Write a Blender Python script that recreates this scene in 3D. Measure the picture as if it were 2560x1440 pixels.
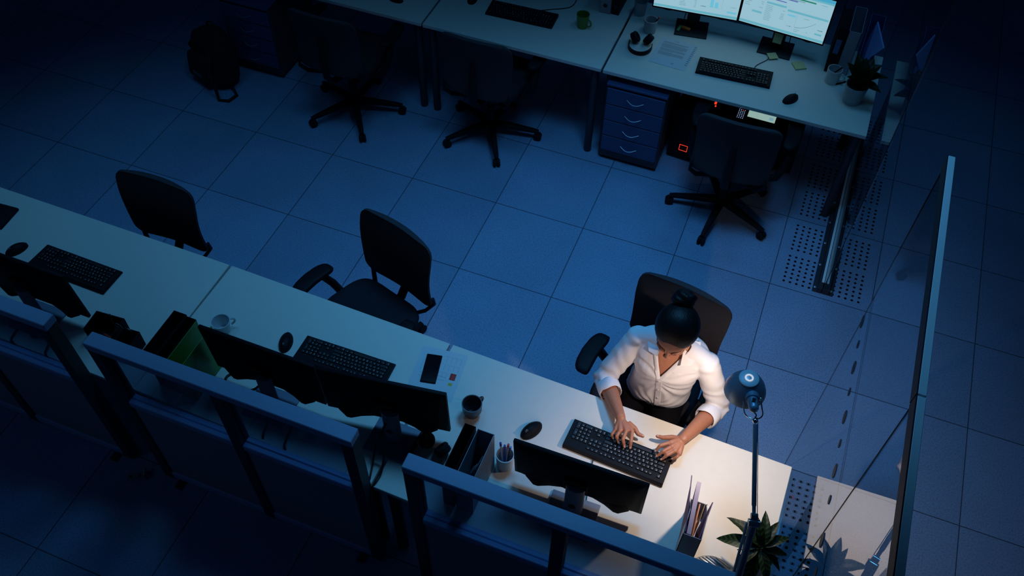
import bpy, bmesh, math, random
from mathutils import Vector, Matrix, Quaternion
random.seed(7)
PI = math.pi
for o in list(bpy.data.objects):
    bpy.data.objects.remove(o, do_unlink=True)
SC = bpy.context.scene
COL = SC.collection

# ------------------------------------------------------------------ camera
CAM_R = ((0.9310193200349146, 0.364734787498816, 0.013098110929398499),
         (0.2933995825824813, -0.7266200240938572, -0.6212407146398793),
         (-0.21707075036068546, 0.5822300880013294, -0.7835103151610787))
cd = bpy.data.cameras.new('camera')
cam = bpy.data.objects.new('camera', cd)
COL.objects.link(cam)
cd.sensor_width = 36.0
cd.lens = 2250.06 / 2560.0 * 36.0
cd.clip_start = 0.05
m = Matrix.Identity(4)
for i in range(3):
    m[i][0] = CAM_R[0][i]; m[i][1] = -CAM_R[1][i]; m[i][2] = -CAM_R[2][i]
m.translation = (4.5367, -3.7881, 4.2602)
cam.matrix_world = m
SC.camera = cam

# ------------------------------------------------------------------ world, lights, exposure
SC.view_settings.view_transform = 'Standard'
SC.view_settings.look = 'None'
SC.view_settings.gamma = 1.0
SC.view_settings.exposure = 0.0
w = bpy.data.worlds.new('night'); SC.world = w; w.use_nodes = True
w.node_tree.nodes['Background'].inputs[0].default_value = (0.05, 0.16, 0.5, 1)
w.node_tree.nodes['Background'].inputs[1].default_value = 0.022

def spot(name, loc, target, power, col, angle, blend, radius):
    l = bpy.data.lights.new(name, 'SPOT'); l.energy = power; l.color = col
    l.spot_size = math.radians(angle); l.spot_blend = blend; l.shadow_soft_size = radius
    o = bpy.data.objects.new(name, l); COL.objects.link(o); o.location = loc
    d = Vector(target) - Vector(loc)
    o.rotation_euler = d.to_track_quat('-Z', 'Y').to_euler()
    return o
BLUE_LIGHT = (0.10, 0.48, 1.0)  # blue tint shared by the added overhead spots
spot('unseen_blue_overhead', (4.05, -0.60, 3.9), (3.98, -0.92, 0.7), 195, BLUE_LIGHT, 77, 1.0, 0.45)  # unseen overhead spot giving the room its blue light, no modelled source
spot('added_blue_fill_middle', (2.6, -0.5, 4.2), (2.5, -0.95, 0.7), 64, BLUE_LIGHT, 84, 1.0, 0.5)  # added fill over the middle desks, no real source
spot('added_blue_fill_west', (1.0, -0.8, 4.2), (1.05, -1.4, 0.7), 66, BLUE_LIGHT, 64, 1.0, 0.5)  # added fill brightening the left near desk, no real source
spot('added_blue_fill_east', (4.7, 1.15, 4.2), (4.75, 0.85, 0.7), 52, BLUE_LIGHT, 64, 1.0, 0.5)  # added fill over the far right desk and its files
spot('added_glass_edge_spot', (3.1, -1.7, 3.7), (5.11, -1.75, 2.26), 85, BLUE_LIGHT, 44, 0.9, 0.3)  # added spot that only brightens the top edge of the glass
spot('added_aisle_fill', (0.4, -4.8, 3.9), (1.5, -2.55, 0.5), 8, (0.24, 0.52, 1.0), 62, 1.0, 0.6)  # added weak fill from front left for the partition panels

# ------------------------------------------------------------------ materials
def mat(name, col, rough=0.5, metal=0.0, noise=0.0, nscale=40.0, spec=0.5, bump=0.0, bscale=200.0, emit=None, estr=1.0, coat=0.0):
    m = bpy.data.materials.new(name); m.use_nodes = True
    nt = m.node_tree; b = nt.nodes['Principled BSDF']
    c = (col[0], col[1], col[2], 1)
    b.inputs['Base Color'].default_value = c
    b.inputs['Roughness'].default_value = rough
    b.inputs['Metallic'].default_value = metal
    b.inputs['Specular IOR Level'].default_value = spec
    if coat: b.inputs['Coat Weight'].default_value = coat
    if emit:
        b.inputs['Emission Color'].default_value = (emit[0], emit[1], emit[2], 1)
        b.inputs['Emission Strength'].default_value = estr
    if noise or bump:
        tc = nt.nodes.new('ShaderNodeTexCoord')
    if noise:
        n = nt.nodes.new('ShaderNodeTexNoise'); n.inputs['Scale'].default_value = nscale
        n.inputs['Detail'].default_value = 4
        nt.links.new(tc.outputs['Object'], n.inputs['Vector'])
        r = nt.nodes.new('ShaderNodeMapRange'); r.inputs['To Min'].default_value = 1 - noise; r.inputs['To Max'].default_value = 1 + noise
        nt.links.new(n.outputs['Fac'], r.inputs['Value'])
        mx = nt.nodes.new('ShaderNodeMix'); mx.data_type = 'RGBA'; mx.blend_type = 'MULTIPLY'
        mx.inputs['Factor'].default_value = 1; mx.inputs['A'].default_value = c
        nt.links.new(r.outputs['Result'], mx.inputs['B'])
        nt.links.new(mx.outputs['Result'], b.inputs['Base Color'])
    if bump:
        n2 = nt.nodes.new('ShaderNodeTexNoise'); n2.inputs['Scale'].default_value = bscale; n2.inputs['Detail'].default_value = 3
        nt.links.new(tc.outputs['Object'], n2.inputs['Vector'])
        bp = nt.nodes.new('ShaderNodeBump'); bp.inputs['Strength'].default_value = bump; bp.inputs['Distance'].default_value = 0.004
        nt.links.new(n2.outputs['Fac'], bp.inputs['Height']); nt.links.new(bp.outputs['Normal'], b.inputs['Normal'])
    return m

def glass_mat(name, tint, rough=0.0):
    m = bpy.data.materials.new(name); m.use_nodes = True
    nt = m.node_tree; nt.nodes.remove(nt.nodes['Principled BSDF'])
    out = nt.nodes['Material Output']
    t = nt.nodes.new('ShaderNodeBsdfTransparent'); t.inputs['Color'].default_value = (*tint, 1)
    g = nt.nodes.new('ShaderNodeBsdfGlossy'); g.inputs['Roughness'].default_value = rough
    lw = nt.nodes.new('ShaderNodeLayerWeight')
    pw = nt.nodes.new('ShaderNodeMath'); pw.operation = 'POWER'; pw.inputs[1].default_value = 5.0
    nt.links.new(lw.outputs['Facing'], pw.inputs[0])
    f = nt.nodes.new('ShaderNodeMath'); f.operation = 'MULTIPLY_ADD'; f.inputs[1].default_value = .93; f.inputs[2].default_value = .07
    nt.links.new(pw.outputs[0], f.inputs[0])
    mx = nt.nodes.new('ShaderNodeMixShader')
    ge = nt.nodes.new('ShaderNodeNewGeometry')          # one reflection per pane: only the side a ray enters by
    inv = nt.nodes.new('ShaderNodeMath'); inv.operation = 'SUBTRACT'; inv.inputs[0].default_value = 1.0
    nt.links.new(ge.outputs['Backfacing'], inv.inputs[1])
    ml = nt.nodes.new('ShaderNodeMath'); ml.operation = 'MULTIPLY'
    nt.links.new(f.outputs[0], ml.inputs[0]); nt.links.new(inv.outputs[0], ml.inputs[1])
    f = ml
    nt.links.new(f.outputs[0], mx.inputs[0]); nt.links.new(t.outputs[0], mx.inputs[1]); nt.links.new(g.outputs[0], mx.inputs[2])
    nt.links.new(mx.outputs[0], out.inputs['Surface'])
    return m

def floor_mat():
    m = bpy.data.materials.new('speckled_floor_tile'); m.use_nodes = True
    nt = m.node_tree; b = nt.nodes['Principled BSDF']; N = nt.nodes.new; L = nt.links.new
    g = N('ShaderNodeNewGeometry')
    n1 = N('ShaderNodeTexNoise'); n1.inputs['Scale'].default_value = 130; n1.inputs['Detail'].default_value = 6; n1.inputs['Roughness'].default_value = .75
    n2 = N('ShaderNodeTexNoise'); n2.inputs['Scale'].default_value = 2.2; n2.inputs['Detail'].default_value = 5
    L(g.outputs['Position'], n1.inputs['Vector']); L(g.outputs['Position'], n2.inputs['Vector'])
    r1 = N('ShaderNodeValToRGB'); r1.color_ramp.elements[0].position = 0.34; r1.color_ramp.elements[0].color = (.50, .50, .54, 1)
    r1.color_ramp.elements[1].position = 0.52; r1.color_ramp.elements[1].color = (1.0, 1.0, 1.0, 1)
    L(n1.outputs['Fac'], r1.inputs['Fac'])
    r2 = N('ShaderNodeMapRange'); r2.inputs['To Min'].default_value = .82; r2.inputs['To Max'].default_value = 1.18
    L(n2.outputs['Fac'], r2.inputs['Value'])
    sep = N('ShaderNodeSeparateXYZ'); L(g.outputs['Position'], sep.inputs[0])
    def line(sock):
        a = N('ShaderNodeMath'); a.operation = 'DIVIDE'; a.inputs[1].default_value = 0.6; L(sock, a.inputs[0])
        p = N('ShaderNodeMath'); p.operation = 'PINGPONG'; p.inputs[1].default_value = 0.5; L(a.outputs[0], p.inputs[0])
        c = N('ShaderNodeMath'); c.operation = 'GREATER_THAN'; c.inputs[1].default_value = 0.0042; L(p.outputs[0], c.inputs[0])
        fl = N('ShaderNodeMath'); fl.operation = 'FLOOR'; L(a.outputs[0], fl.inputs[0])
        return c, fl
    cx, fx = line(sep.outputs['X']); cy, fy = line(sep.outputs['Y'])
    mn = N('ShaderNodeMath'); mn.operation = 'MULTIPLY'; L(cx.outputs[0], mn.inputs[0]); L(cy.outputs[0], mn.inputs[1])
    cm = N('ShaderNodeCombineXYZ'); L(fx.outputs[0], cm.inputs[0]); L(fy.outputs[0], cm.inputs[1])
    wn = N('ShaderNodeTexWhiteNoise'); L(cm.outputs[0], wn.inputs['Vector'])
    r3 = N('ShaderNodeMapRange'); r3.inputs['To Min'].default_value = .9; r3.inputs['To Max'].default_value = 1.08; L(wn.outputs['Value'], r3.inputs['Value'])
    lm = N('ShaderNodeMapRange'); lm.inputs['To Min'].default_value = .22; lm.inputs['To Max'].default_value = 1; L(mn.outputs[0], lm.inputs['Value'])
    def mul(a, bb):
        q = N('ShaderNodeMath'); q.operation = 'MULTIPLY'; L(a, q.inputs[0]); L(bb, q.inputs[1]); return q.outputs[0]
    f = mul(mul(r2.outputs[0], r3.outputs[0]), lm.outputs[0])
    mx = N('ShaderNodeMix'); mx.data_type = 'RGBA'; mx.blend_type = 'MULTIPLY'; mx.inputs['Factor'].default_value = 1
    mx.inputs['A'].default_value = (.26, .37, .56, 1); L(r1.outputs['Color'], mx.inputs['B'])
    mx2 = N('ShaderNodeMix'); mx2.data_type = 'RGBA'; mx2.blend_type = 'MULTIPLY'; mx2.inputs['Factor'].default_value = 1
    L(mx.outputs['Result'], mx2.inputs['A']); L(f, mx2.inputs['B'])
    L(mx2.outputs['Result'], b.inputs['Base Color'])
    b.inputs['Roughness'].default_value = .55
    b.inputs['Specular IOR Level'].default_value = .3
    return m

def leaf_mat(name, dark, light, scale):
    m = bpy.data.materials.new(name); m.use_nodes = True
    nt = m.node_tree; b = nt.nodes['Principled BSDF']; N = nt.nodes.new; L = nt.links.new
    tc = N('ShaderNodeTexCoord'); sp = N('ShaderNodeSeparateXYZ'); L(tc.outputs['Object'], sp.inputs[0])
    ab = N('ShaderNodeMath'); ab.operation = 'ABSOLUTE'; L(sp.outputs['X'], ab.inputs[0])
    su = N('ShaderNodeMath'); su.operation = 'SUBTRACT'; L(sp.outputs['Y'], su.inputs[0]); L(ab.outputs[0], su.inputs[1])
    mu = N('ShaderNodeMath'); mu.operation = 'MULTIPLY'; mu.inputs[1].default_value = scale; L(su.outputs[0], mu.inputs[0])
    si = N('ShaderNodeMath'); si.operation = 'SINE'; L(mu.outputs[0], si.inputs[0])
    mr = N('ShaderNodeMapRange'); mr.inputs['From Min'].default_value = .1; mr.inputs['From Max'].default_value = .8; L(si.outputs[0], mr.inputs['Value'])
    gt = N('ShaderNodeMath'); gt.operation = 'GREATER_THAN'; gt.inputs[1].default_value = .0022; L(ab.outputs[0], gt.inputs[0])
    ml = N('ShaderNodeMath'); ml.operation = 'MULTIPLY'; L(mr.outputs[0], ml.inputs[0]); L(gt.outputs[0], ml.inputs[1])
    mx = N('ShaderNodeMix'); mx.data_type = 'RGBA'; mx.inputs['A'].default_value = (*dark, 1); mx.inputs['B'].default_value = (*light, 1)
    L(ml.outputs[0], mx.inputs['Factor']); L(mx.outputs['Result'], b.inputs['Base Color'])
    b.inputs['Roughness'].default_value = .5
    return m

def hair_mat():
    m = mat('dark_hair', (.006, .0055, .007), .5, spec=.28)
    nt = m.node_tree; N = nt.nodes.new; L = nt.links.new; b = nt.nodes['Principled BSDF']
    g = N('ShaderNodeNewGeometry'); cm = N('ShaderNodeCombineXYZ')
    for i, (ax, sc) in enumerate((((.998, -.04, .05), 230.0), ((-.05, -.80, -.60), 9.0), ((.01, -.60, .80), 90.0))):
        d = N('ShaderNodeVectorMath'); d.operation = 'DOT_PRODUCT'; d.inputs[1].default_value = tuple(a * sc for a in ax)
        L(g.outputs['Position'], d.inputs[0]); L(d.outputs['Value'], cm.inputs[i])
    n = N('ShaderNodeTexNoise'); n.inputs['Scale'].default_value = 1.0; n.inputs['Detail'].default_value = 3
    L(cm.outputs[0], n.inputs['Vector'])
    bp = N('ShaderNodeBump'); bp.inputs['Strength'].default_value = .6; bp.inputs['Distance'].default_value = .003
    L(n.outputs['Fac'], bp.inputs['Height']); L(bp.outputs['Normal'], b.inputs['Normal'])
    return m

M = dict(
    floor=floor_mat(),
    hole=mat('hole_dark', (.006, .007, .01), .9),
    desk=mat('white_laminate', (.78, .75, .68), .45, noise=.035, nscale=30, spec=.35),
    deskedge=mat('white_edge_band', (.62, .64, .66), .5),
    desk_leg=mat('dark_grey_steel', (.035, .037, .05), .45, spec=.3),
    alu=mat('brushed_aluminium_paint', (.40, .56, .82), .5, metal=.0, noise=.06, nscale=60),
    post=mat('dark_post_paint', (.05, .055, .07), .55),
    fabricp=mat('grey_panel_fabric', (.40, .38, .42), .9, noise=.08, nscale=120, bump=.2, bscale=500),
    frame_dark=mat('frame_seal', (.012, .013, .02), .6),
    black=mat('black_plastic', (.007, .008, .012), .55, spec=.14, noise=.05),
    blackm=mat('black_matte_plastic', (.010, .011, .016), .7, spec=.15),
    chairfab=mat('charcoal_chair_fabric', (.019, .02, .028), .85, noise=.15, nscale=150, bump=.25, bscale=700, spec=.15),
    chairback=mat('charcoal_mesh_back', (.045, .042, .05), .8, noise=.12, nscale=200, bump=.2, bscale=900, spec=.15),
    key=mat('keycap_black', (.014, .015, .02), .5, spec=.3),
    legend=mat('key_legend_white', (.55, .56, .6), .6),
    chrome=mat('chrome', (.75, .77, .8), .12, metal=1),
    steel=mat('grey_steel', (.38, .4, .45), .35, metal=.7),
    blue=mat('blue_drawer_front', (.04, .075, .185), .5, noise=.03),
    pedestal=mat('pedestal_carcass', (.06, .055, .065), .6, noise=.05),
    ring_glow=mat('ring_light_leak', (.9, .9, .88), .35, emit=(.9, .8, .72), estr=.55),  # emission stands in for bulb light leaking through the cap
    white=mat('white_ceramic', (.62, .64, .66), .3),
    whitep=mat('white_plastic', (.36, .40, .44), .4),
    greenc=mat('green_ceramic', (.10, .22, .03), .35),
    darkc=mat('dark_stoneware', (.045, .05, .07), .35),
    paper=mat('paper', (.64, .70, .74), .8),
    paperink=mat('printed_ink', (.30, .32, .36), .8),
    paperred=mat('printed_red', (.65, .06, .05), .8),
    paperyel=mat('printed_yellow', (.7, .5, .08), .8),
    sticky=mat('yellow_sticky_paper', (.62, .60, .30), .8),
    greyfile=mat('grey_plastic_file', (.30, .32, .38), .45),
    bluefile=mat('blue_plastic_file', (.10, .16, .42), .5),
    bluepaper=mat('blue_folder_card', (.25, .36, .75), .7),
    whitefile=mat('white_plastic_file', (.42, .45, .55), .5),
    greenfile=mat('green_plastic_file', (.10, .34, .05), .4),
    lilac=mat('lilac_paper', (.52, .44, .58), .8),
    purple=mat('purple_folder', (.10, .05, .16), .7),
    amber=mat('amber_folder', (.75, .24, .04), .4),
    tan=mat('tan_tab_card', (.55, .38, .16), .8),
    orange=mat('orange_plastic', (.85, .18, .03), .45),
    greenp=mat('green_plastic', (.06, .30, .12), .45),
    redp=mat('red_plastic', (.7, .04, .02), .45),
    bluepen=mat('blue_pen_plastic', (.03, .05, .40), .35),
    whitepen=mat('white_pen_plastic', (.6, .6, .65), .4),
    nylon=mat('black_nylon', (.008, .008, .012), .9, bump=.3, bscale=300),
    skin=mat('skin', (.44, .18, .105), .5, noise=.12, nscale=55, bump=.12, bscale=160),
    hair=hair_mat(),
    shirt=mat('white_cotton', (.80, .79, .84), .85, spec=.2),
    trouser=mat('black_trouser_cloth', (.005, .005, .008), .9, spec=.1),
    lash=mat('lash_dark', (.01, .008, .008), .6),
    lip=mat('lip', (.42, .12, .10), .5),
    shoe=mat('black_leather', (.012, .012, .014), .4),
    lampm=mat('lamp_blue_grey_metal', (.22, .34, .46), .38, metal=.45),
    lampcap=mat('lamp_pale_cap', (.50, .62, .70), .4),
    lampin=mat('lamp_reflector_white', (.8, .78, .72), .5),
    bulb=mat('warm_bulb', (1, .9, .7), .4, emit=(1.0, .72, .42), estr=14),
    soil=mat('potting_soil', (.015, .011, .008), .95, noise=.4, nscale=60),
    stem=mat('plant_stem', (.05, .12, .03), .6),
    leafA=leaf_mat('striped_leaf', (.006, .022, .007), (.032, .095, .026), 330),
    leafB=leaf_mat('dark_leaf', (.016, .036, .008), (.03, .06, .012), 200),
    glass=glass_mat('clear_glass', (.96, .98, .985)),
    pglass=glass_mat('partition_glass', (.50, .56, .66)),
    clear=glass_mat('clear_plastic', (.85, .9, .95), .1),
    gcap=mat('pale_glass_edge', (.80, .86, .88), .4),
    mark=mat('dark_glass_marking', (.02, .022, .03), .6),
    cable=mat('black_cable', (.008, .008, .01), .5),
    greycable=mat('grey_cable', (.10, .11, .14), .5),
    ribbed=mat('ribbed_silver', (.55, .6, .62), .22, metal=.9),
    phone=mat('phone_glass', (.004, .005, .008), .08, spec=.5),
    scr=mat('screen_white', (0, 0, 0), .6, emit=(.30, .52, .62), estr=1),
    scr_bar=mat('screen_blue_bar', (0, 0, 0), .6, emit=(.06, .36, .55), estr=1),
    scr_teal=mat('screen_teal_band', (0, 0, 0), .6, emit=(.13, .42, .52), estr=1),
    scr_text=mat('screen_grey_text', (0, 0, 0), .6, emit=(.16, .33, .41), estr=1),
    scr_dark=mat('screen_dark_text', (0, 0, 0), .6, emit=(.03, .09, .12), estr=1),
    scr_or=mat('screen_orange', (0, 0, 0), .6, emit=(.48, .17, .04), estr=1),
    scr_gr=mat('screen_green', (0, 0, 0), .6, emit=(.02, .22, .14), estr=1),
    scr_pu=mat('screen_violet', (0, 0, 0), .6, emit=(.10, .14, .40), estr=1),
    scr_lb=mat('screen_light_blue', (0, 0, 0), .6, emit=(.14, .50, .66), estr=1),
    scr_own=mat('own_monitor_screen', (0, 0, 0), .6, emit=(1.0, .72, .60), estr=1.1),
    tab=mat('tablet_screen', (0, 0, 0), .6, emit=(.34, .52, .47), estr=.8),
    led_r=mat('red_led', (0, 0, 0), .5, emit=(1, .05, .02), estr=1.1),
    led_w=mat('white_led', (0, 0, 0), .5, emit=(.4, .6, 1.0), estr=.8),
)

# ------------------------------------------------------------------ geometry helpers
def V(*a): return Vector(a)
class MB:
    def __init__(s): s.bm = bmesh.new(); s.mats = []
    def _mi(s, faces, mt):
        if mt is None: return
        if mt not in s.mats: s.mats.append(mt)
        i = s.mats.index(mt) + 1
        for f in faces: f.material_index = i
    def box(s, c, d, rot=None, bev=0.0, seg=2, mt=None):
        r = bmesh.ops.create_cube(s.bm, size=1.0)
        vs = r['verts']
        for v in vs: v.co = Vector((v.co.x * d[0], v.co.y * d[1], v.co.z * d[2]))
        if bev > 0:
            es = list({e for v in vs for e in v.link_edges})
            rr = bmesh.ops.bevel(s.bm, geom=es, offset=min(bev, min(d) * .49), segments=seg, affect='EDGES', profile=.5)
            vs = list({v for f in rr['faces'] for v in f.verts} | {v for v in vs if v.is_valid})
        mx = Matrix.Translation(c)
        if rot is not None: mx = mx @ (rot.to_4x4() if isinstance(rot, Matrix) else Matrix.Rotation(rot, 4, 'Z'))
        for v in vs: v.co = mx @ v.co
        s._mi({f for v in vs for f in v.link_faces}, mt)
        return s
    def b2(s, lo, hi, bev=0.0, seg=2, mt=None):
        lo = Vector(lo); hi = Vector(hi)
        return s.box((lo + hi) / 2, hi - lo, None, bev, seg, mt)
    def rings(s, rings, cap=True, closed=True, mt=None):
        vs = [[s.bm.verts.new(p) for p in r] for r in rings]
        fs = []
        n = len(vs[0])
        for a, b in zip(vs, vs[1:]):
            for i in range(n if closed else n - 1):
                j = (i + 1) % n
                try: fs.append(s.bm.faces.new((a[i], a[j], b[j], b[i])))
                except ValueError: pass
        if cap and closed:
            fs.append(s.bm.faces.new(list(reversed(vs[0])))); fs.append(s.bm.faces.new(vs[-1]))
        s._mi(fs, mt)
        return s
    def tube(s, pts, r, n=10, mt=None, flat=1.0, up=None):
        pts = [Vector(p) for p in pts]; rs = r if isinstance(r, (list, tuple)) else [r] * len(pts)
        rings = []; prev = None
        for i, p in enumerate(pts):
            t = (pts[min(i + 1, len(pts) - 1)] - pts[max(i - 1, 0)]).normalized()
            if prev is None:
                a = Vector(up) if up else (Vector((0, 0, 1)) if abs(t.z) < .9 else Vector((1, 0, 0)))
            else: a = prev
            a = (a - t * a.dot(t)).normalized(); prev = a
            b = t.cross(a)
            rings.append([p + a * math.cos(2 * PI * k / n) * rs[i] * flat + b * math.sin(2 * PI * k / n) * rs[i] for k in range(n)])
        return s.rings(rings, mt=mt)
    def cyl(s, p0, p1, r0, r1=None, n=20, mt=None):
        return s.tube([p0, p1], [r0, r0 if r1 is None else r1], n, mt)
    def lathe(s, prof, c=(0, 0, 0), n=28, axis=None, mt=None, ring=False):
        c = Vector(c); q = Vector((0, 0, 1)).rotation_difference(Vector(axis)) if axis else Quaternion()
        rings = [[c + q @ Vector((r * math.cos(2 * PI * k / n), r * math.sin(2 * PI * k / n), z)) for k in range(n)] for r, z in (prof + prof[:1] if ring else prof)]
        return s.rings(rings, cap=not ring, mt=mt)
    def ell(s, c, r, rot=None, u=20, v=12, mt=None):
        res = bmesh.ops.create_uvsphere(s.bm, u_segments=u, v_segments=v, radius=1)
        mx = Matrix.Translation(c)
        if rot is not None: mx = mx @ rot.to_4x4()
        for w_ in res['verts']: w_.co = mx @ Vector((w_.co.x * r[0], w_.co.y * r[1], w_.co.z * r[2]))
        s._mi({f for w_ in res['verts'] for f in w_.link_faces}, mt)
        return s
    def prism(s, poly, z0, z1, mt=None, tf=None):
        a = [Vector((p[0], p[1], z0)) for p in poly]; b = [Vector((p[0], p[1], z1)) for p in poly]
        if tf: a = [tf @ p for p in a]; b = [tf @ p for p in b]
        return s.rings([a, b], mt=mt)
    def quad(s, pts, mt=None):
        f = s.bm.faces.new([s.bm.verts.new(p) for p in pts]); s._mi([f], mt); return s
    def build(s, name, mt, parent=None, smooth=38, loc=None, rz=None):
        bmesh.ops.recalc_face_normals(s.bm, faces=s.bm.faces)
        me = bpy.data.meshes.new(name); s.bm.to_mesh(me); s.bm.free()
        me.materials.append(mt)
        for x in s.mats: me.materials.append(x)
        return link(name, me, parent, smooth, loc, rz)

def link(name, me, parent=None, smooth=38, loc=None, rz=None):
    if smooth:
        me.polygons.foreach_set('use_smooth', [True] * len(me.polygons))
        me.set_sharp_from_angle(angle=math.radians(smooth))
    o = bpy.data.objects.new(name, me); COL.objects.link(o)
    if parent: o.parent = parent
    if loc: o.location = loc
    if rz is not None: o.rotation_euler.z = rz
    return o
def tag(o, label, cat, group=None, kind=None):
    if label: o['label'] = label
    if cat: o['category'] = cat
    if group: o['group'] = group
    if kind: o['kind'] = kind
    return o
def thing(name, label, cat, loc=(0, 0, 0), rz=0.0, group=None):
    o = bpy.data.objects.new(name, None); COL.objects.link(o); o.empty_display_size = .05
    o.location = loc; o.rotation_euler.z = rz
    return tag(o, label, cat, group)
def dup(o, parent=None, loc=None, rz=None, label=None, group=None):
    c = o.copy(); COL.objects.link(c); c.parent = parent
    if loc is not None: c.location = loc
    if rz is not None: c.rotation_euler.z = rz
    if label: c['label'] = label
    if group: c['group'] = group
    for ch in list(o.children): dup(ch, c)
    return c
def kids(o, name): return [c for c in o.children if c.name.split('.')[0] == name]

# ------------------------------------------------------------------ floor
PERF = [(8, 0), (8, 1), (8, 2), (8, -3)]
fb = MB()
for i in range(-9, 20):
    for j in range(-10, 16):
        if (i, j) in PERF: continue
        x, y = i * .6, j * .6
        fb.quad([(x, y, 0), (x + .6, y, 0), (x + .6, y + .6, 0), (x, y + .6, 0)])
bmesh.ops.remove_doubles(fb.bm, verts=fb.bm.verts, dist=1e-4)
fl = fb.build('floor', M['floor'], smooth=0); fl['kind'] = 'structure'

def perf_mesh():
    b = MB(); T = .0; n = 8
    xs = [.075 + .0385 * k for k in range(6)] + [.332 + .0385 * k for k in range(6)]
    ys = [.055 + .0355 * k for k in range(7)] + [.332 + .0355 * k for k in range(7)]
    def edges(cs, h):
        e = [0.0]
        for c in cs: e += [c - h, c + h]
        return e + [.6]
    ex = edges(xs, .0115); ey = edges(ys, .0115)
    for a in range(len(ex) - 1):
        for c in range(len(ey) - 1):
            x0, x1, y0, y1 = ex[a], ex[a + 1], ey[c], ey[c + 1]
            if x1 - x0 < 1e-5 or y1 - y0 < 1e-5: continue
            if a % 2 == 1 and c % 2 == 1:
                cx, cy, r = (x0 + x1) / 2, (y0 + y1) / 2, .0085
                sq = []; ci = []; cb = []
                for k in range(n):
                    an = 2 * PI * k / n + PI / 8
                    ux, uy = math.cos(an), math.sin(an); mxx = max(abs(ux), abs(uy))
                    sq.append(Vector((cx + ux / mxx * .0115, cy + uy / mxx * .0115, 0)))
                    ci.append(Vector((cx + ux * r, cy + uy * r, 0))); cb.append(Vector((cx + ux * r, cy + uy * r, -.02)))
                sv = [b.bm.verts.new(p) for p in sq]; iv = [b.bm.verts.new(p) for p in ci]; bv = [b.bm.verts.new(p) for p in cb]
                hf = []
                for k in range(n):
                    l = (k + 1) % n
                    b.bm.faces.new((sv[k], sv[l], iv[l], iv[k]))
                    hf.append(b.bm.faces.new((iv[k], iv[l], bv[l], bv[k])))
                hf.append(b.bm.faces.new(bv))
                b._mi(hf, M['hole'])
                # corners of the cell outside the octagon
                for sx, sy, k0 in ((1, 1, 0), (-1, 1, 2), (-1, -1, 4), (1, -1, 6)):
                    cv = b.bm.verts.new((cx + sx * .0115, cy + sy * .0115, 0))
                    b.bm.faces.new((sv[k0], cv, sv[(k0 + 1) % n]))
            else:
                b.quad([(x0, y0, 0), (x1, y0, 0), (x1, y1, 0), (x0, y1, 0)])
    me = bpy.data.meshes.new('perforated_floor_tile'); b.bm.normal_update()
    for f in b.bm.faces:
        if abs(f.normal.z) > .5 and f.normal.z < 0: f.normal_flip()
    b.bm.to_mesh(me); b.bm.free(); me.materials.append(M['floor'])
    for x in b.mats: me.materials.append(x)
    return me
pm = perf_mesh()
PL = ['perforated grey floor tile in the open gap before the glass screen end',
      'perforated grey floor tile under the right legs of the lit far desk',
      'perforated grey floor tile farthest back beside the far desk end',
      'perforated grey floor tile beside the lamp lit front desk end']
for (i, j), lb in zip(PERF, PL):
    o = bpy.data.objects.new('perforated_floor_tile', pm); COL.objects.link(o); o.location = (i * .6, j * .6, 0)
    tag(o, lb, 'floor tile', 'perforated floor tiles')

# ------------------------------------------------------------------ desks
def desk(label, x0, x1, rz, loc, depth, user=-1, legs=True):
    """local: origin at front-left corner on floor, x along width, +y to the back"""
    t = thing('desk', label, 'desk', loc, rz, 'white office desks')
    W = x1 - x0
    MB().b2((0, 0, .705), (W, depth, .73), .002, 1).build('desktop', M['desk'], t, 30)
    for x in (.045, W - .045):
        for y in (.05, depth - .07):
            MB().cyl((x, y, 0), (x, y, .706), .026, n=16).build('leg', M['desk_leg'], t)
        MB().b2((x - .02, .05, .665), (x + .02, depth - .07, .705)).build('side_rail', M['desk_leg'], t, 0)
    MB().b2((.045, .10, .655), (W - .045, .14, .70), .004, 1).build('cross_rail', M['desk_leg'], t, 0)
    MB().b2((.045, depth - .16, .655), (W - .045, depth - .12, .70), .004, 1).build('cross_rail', M['desk_leg'], t, 0)
    return t
D_FAR_L = desk('dim white far desk at the upper left above the blue drawers', .59, 2.205, 0, (.59, .66, 0), .8)
D_FAR_M = desk('white far desk in the middle carrying the green mug', 2.218, 3.437, 0, (2.218, .658, 0), .8)
D_FAR_R = desk('white far desk at the right with the two lit monitors', 3.452, 5.062, 0, (3.452, .656, 0), .8)
def deskN(label, p0, p1):
    # near row: user side is +y ; local x runs right to left
    dx = Vector((p0[0] - p1[0], p0[1] - p1[1]))
    return desk(label, 0, dx.length, math.atan2(dx.y, dx.x), (p1[0], p1[1], 0), .80)
D_NL = deskN('white near desk at the left edge of the frame', (.55, -1.553), (2.172, -1.562))
D_NM = deskN('white near desk in the middle carrying two dark monitor backs', (2.186, -1.562), (3.408, -1.590))
D_NR = deskN('white near desk lit by the lamp where the woman types', (3.424, -1.590), (5.05, -1.632))

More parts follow.
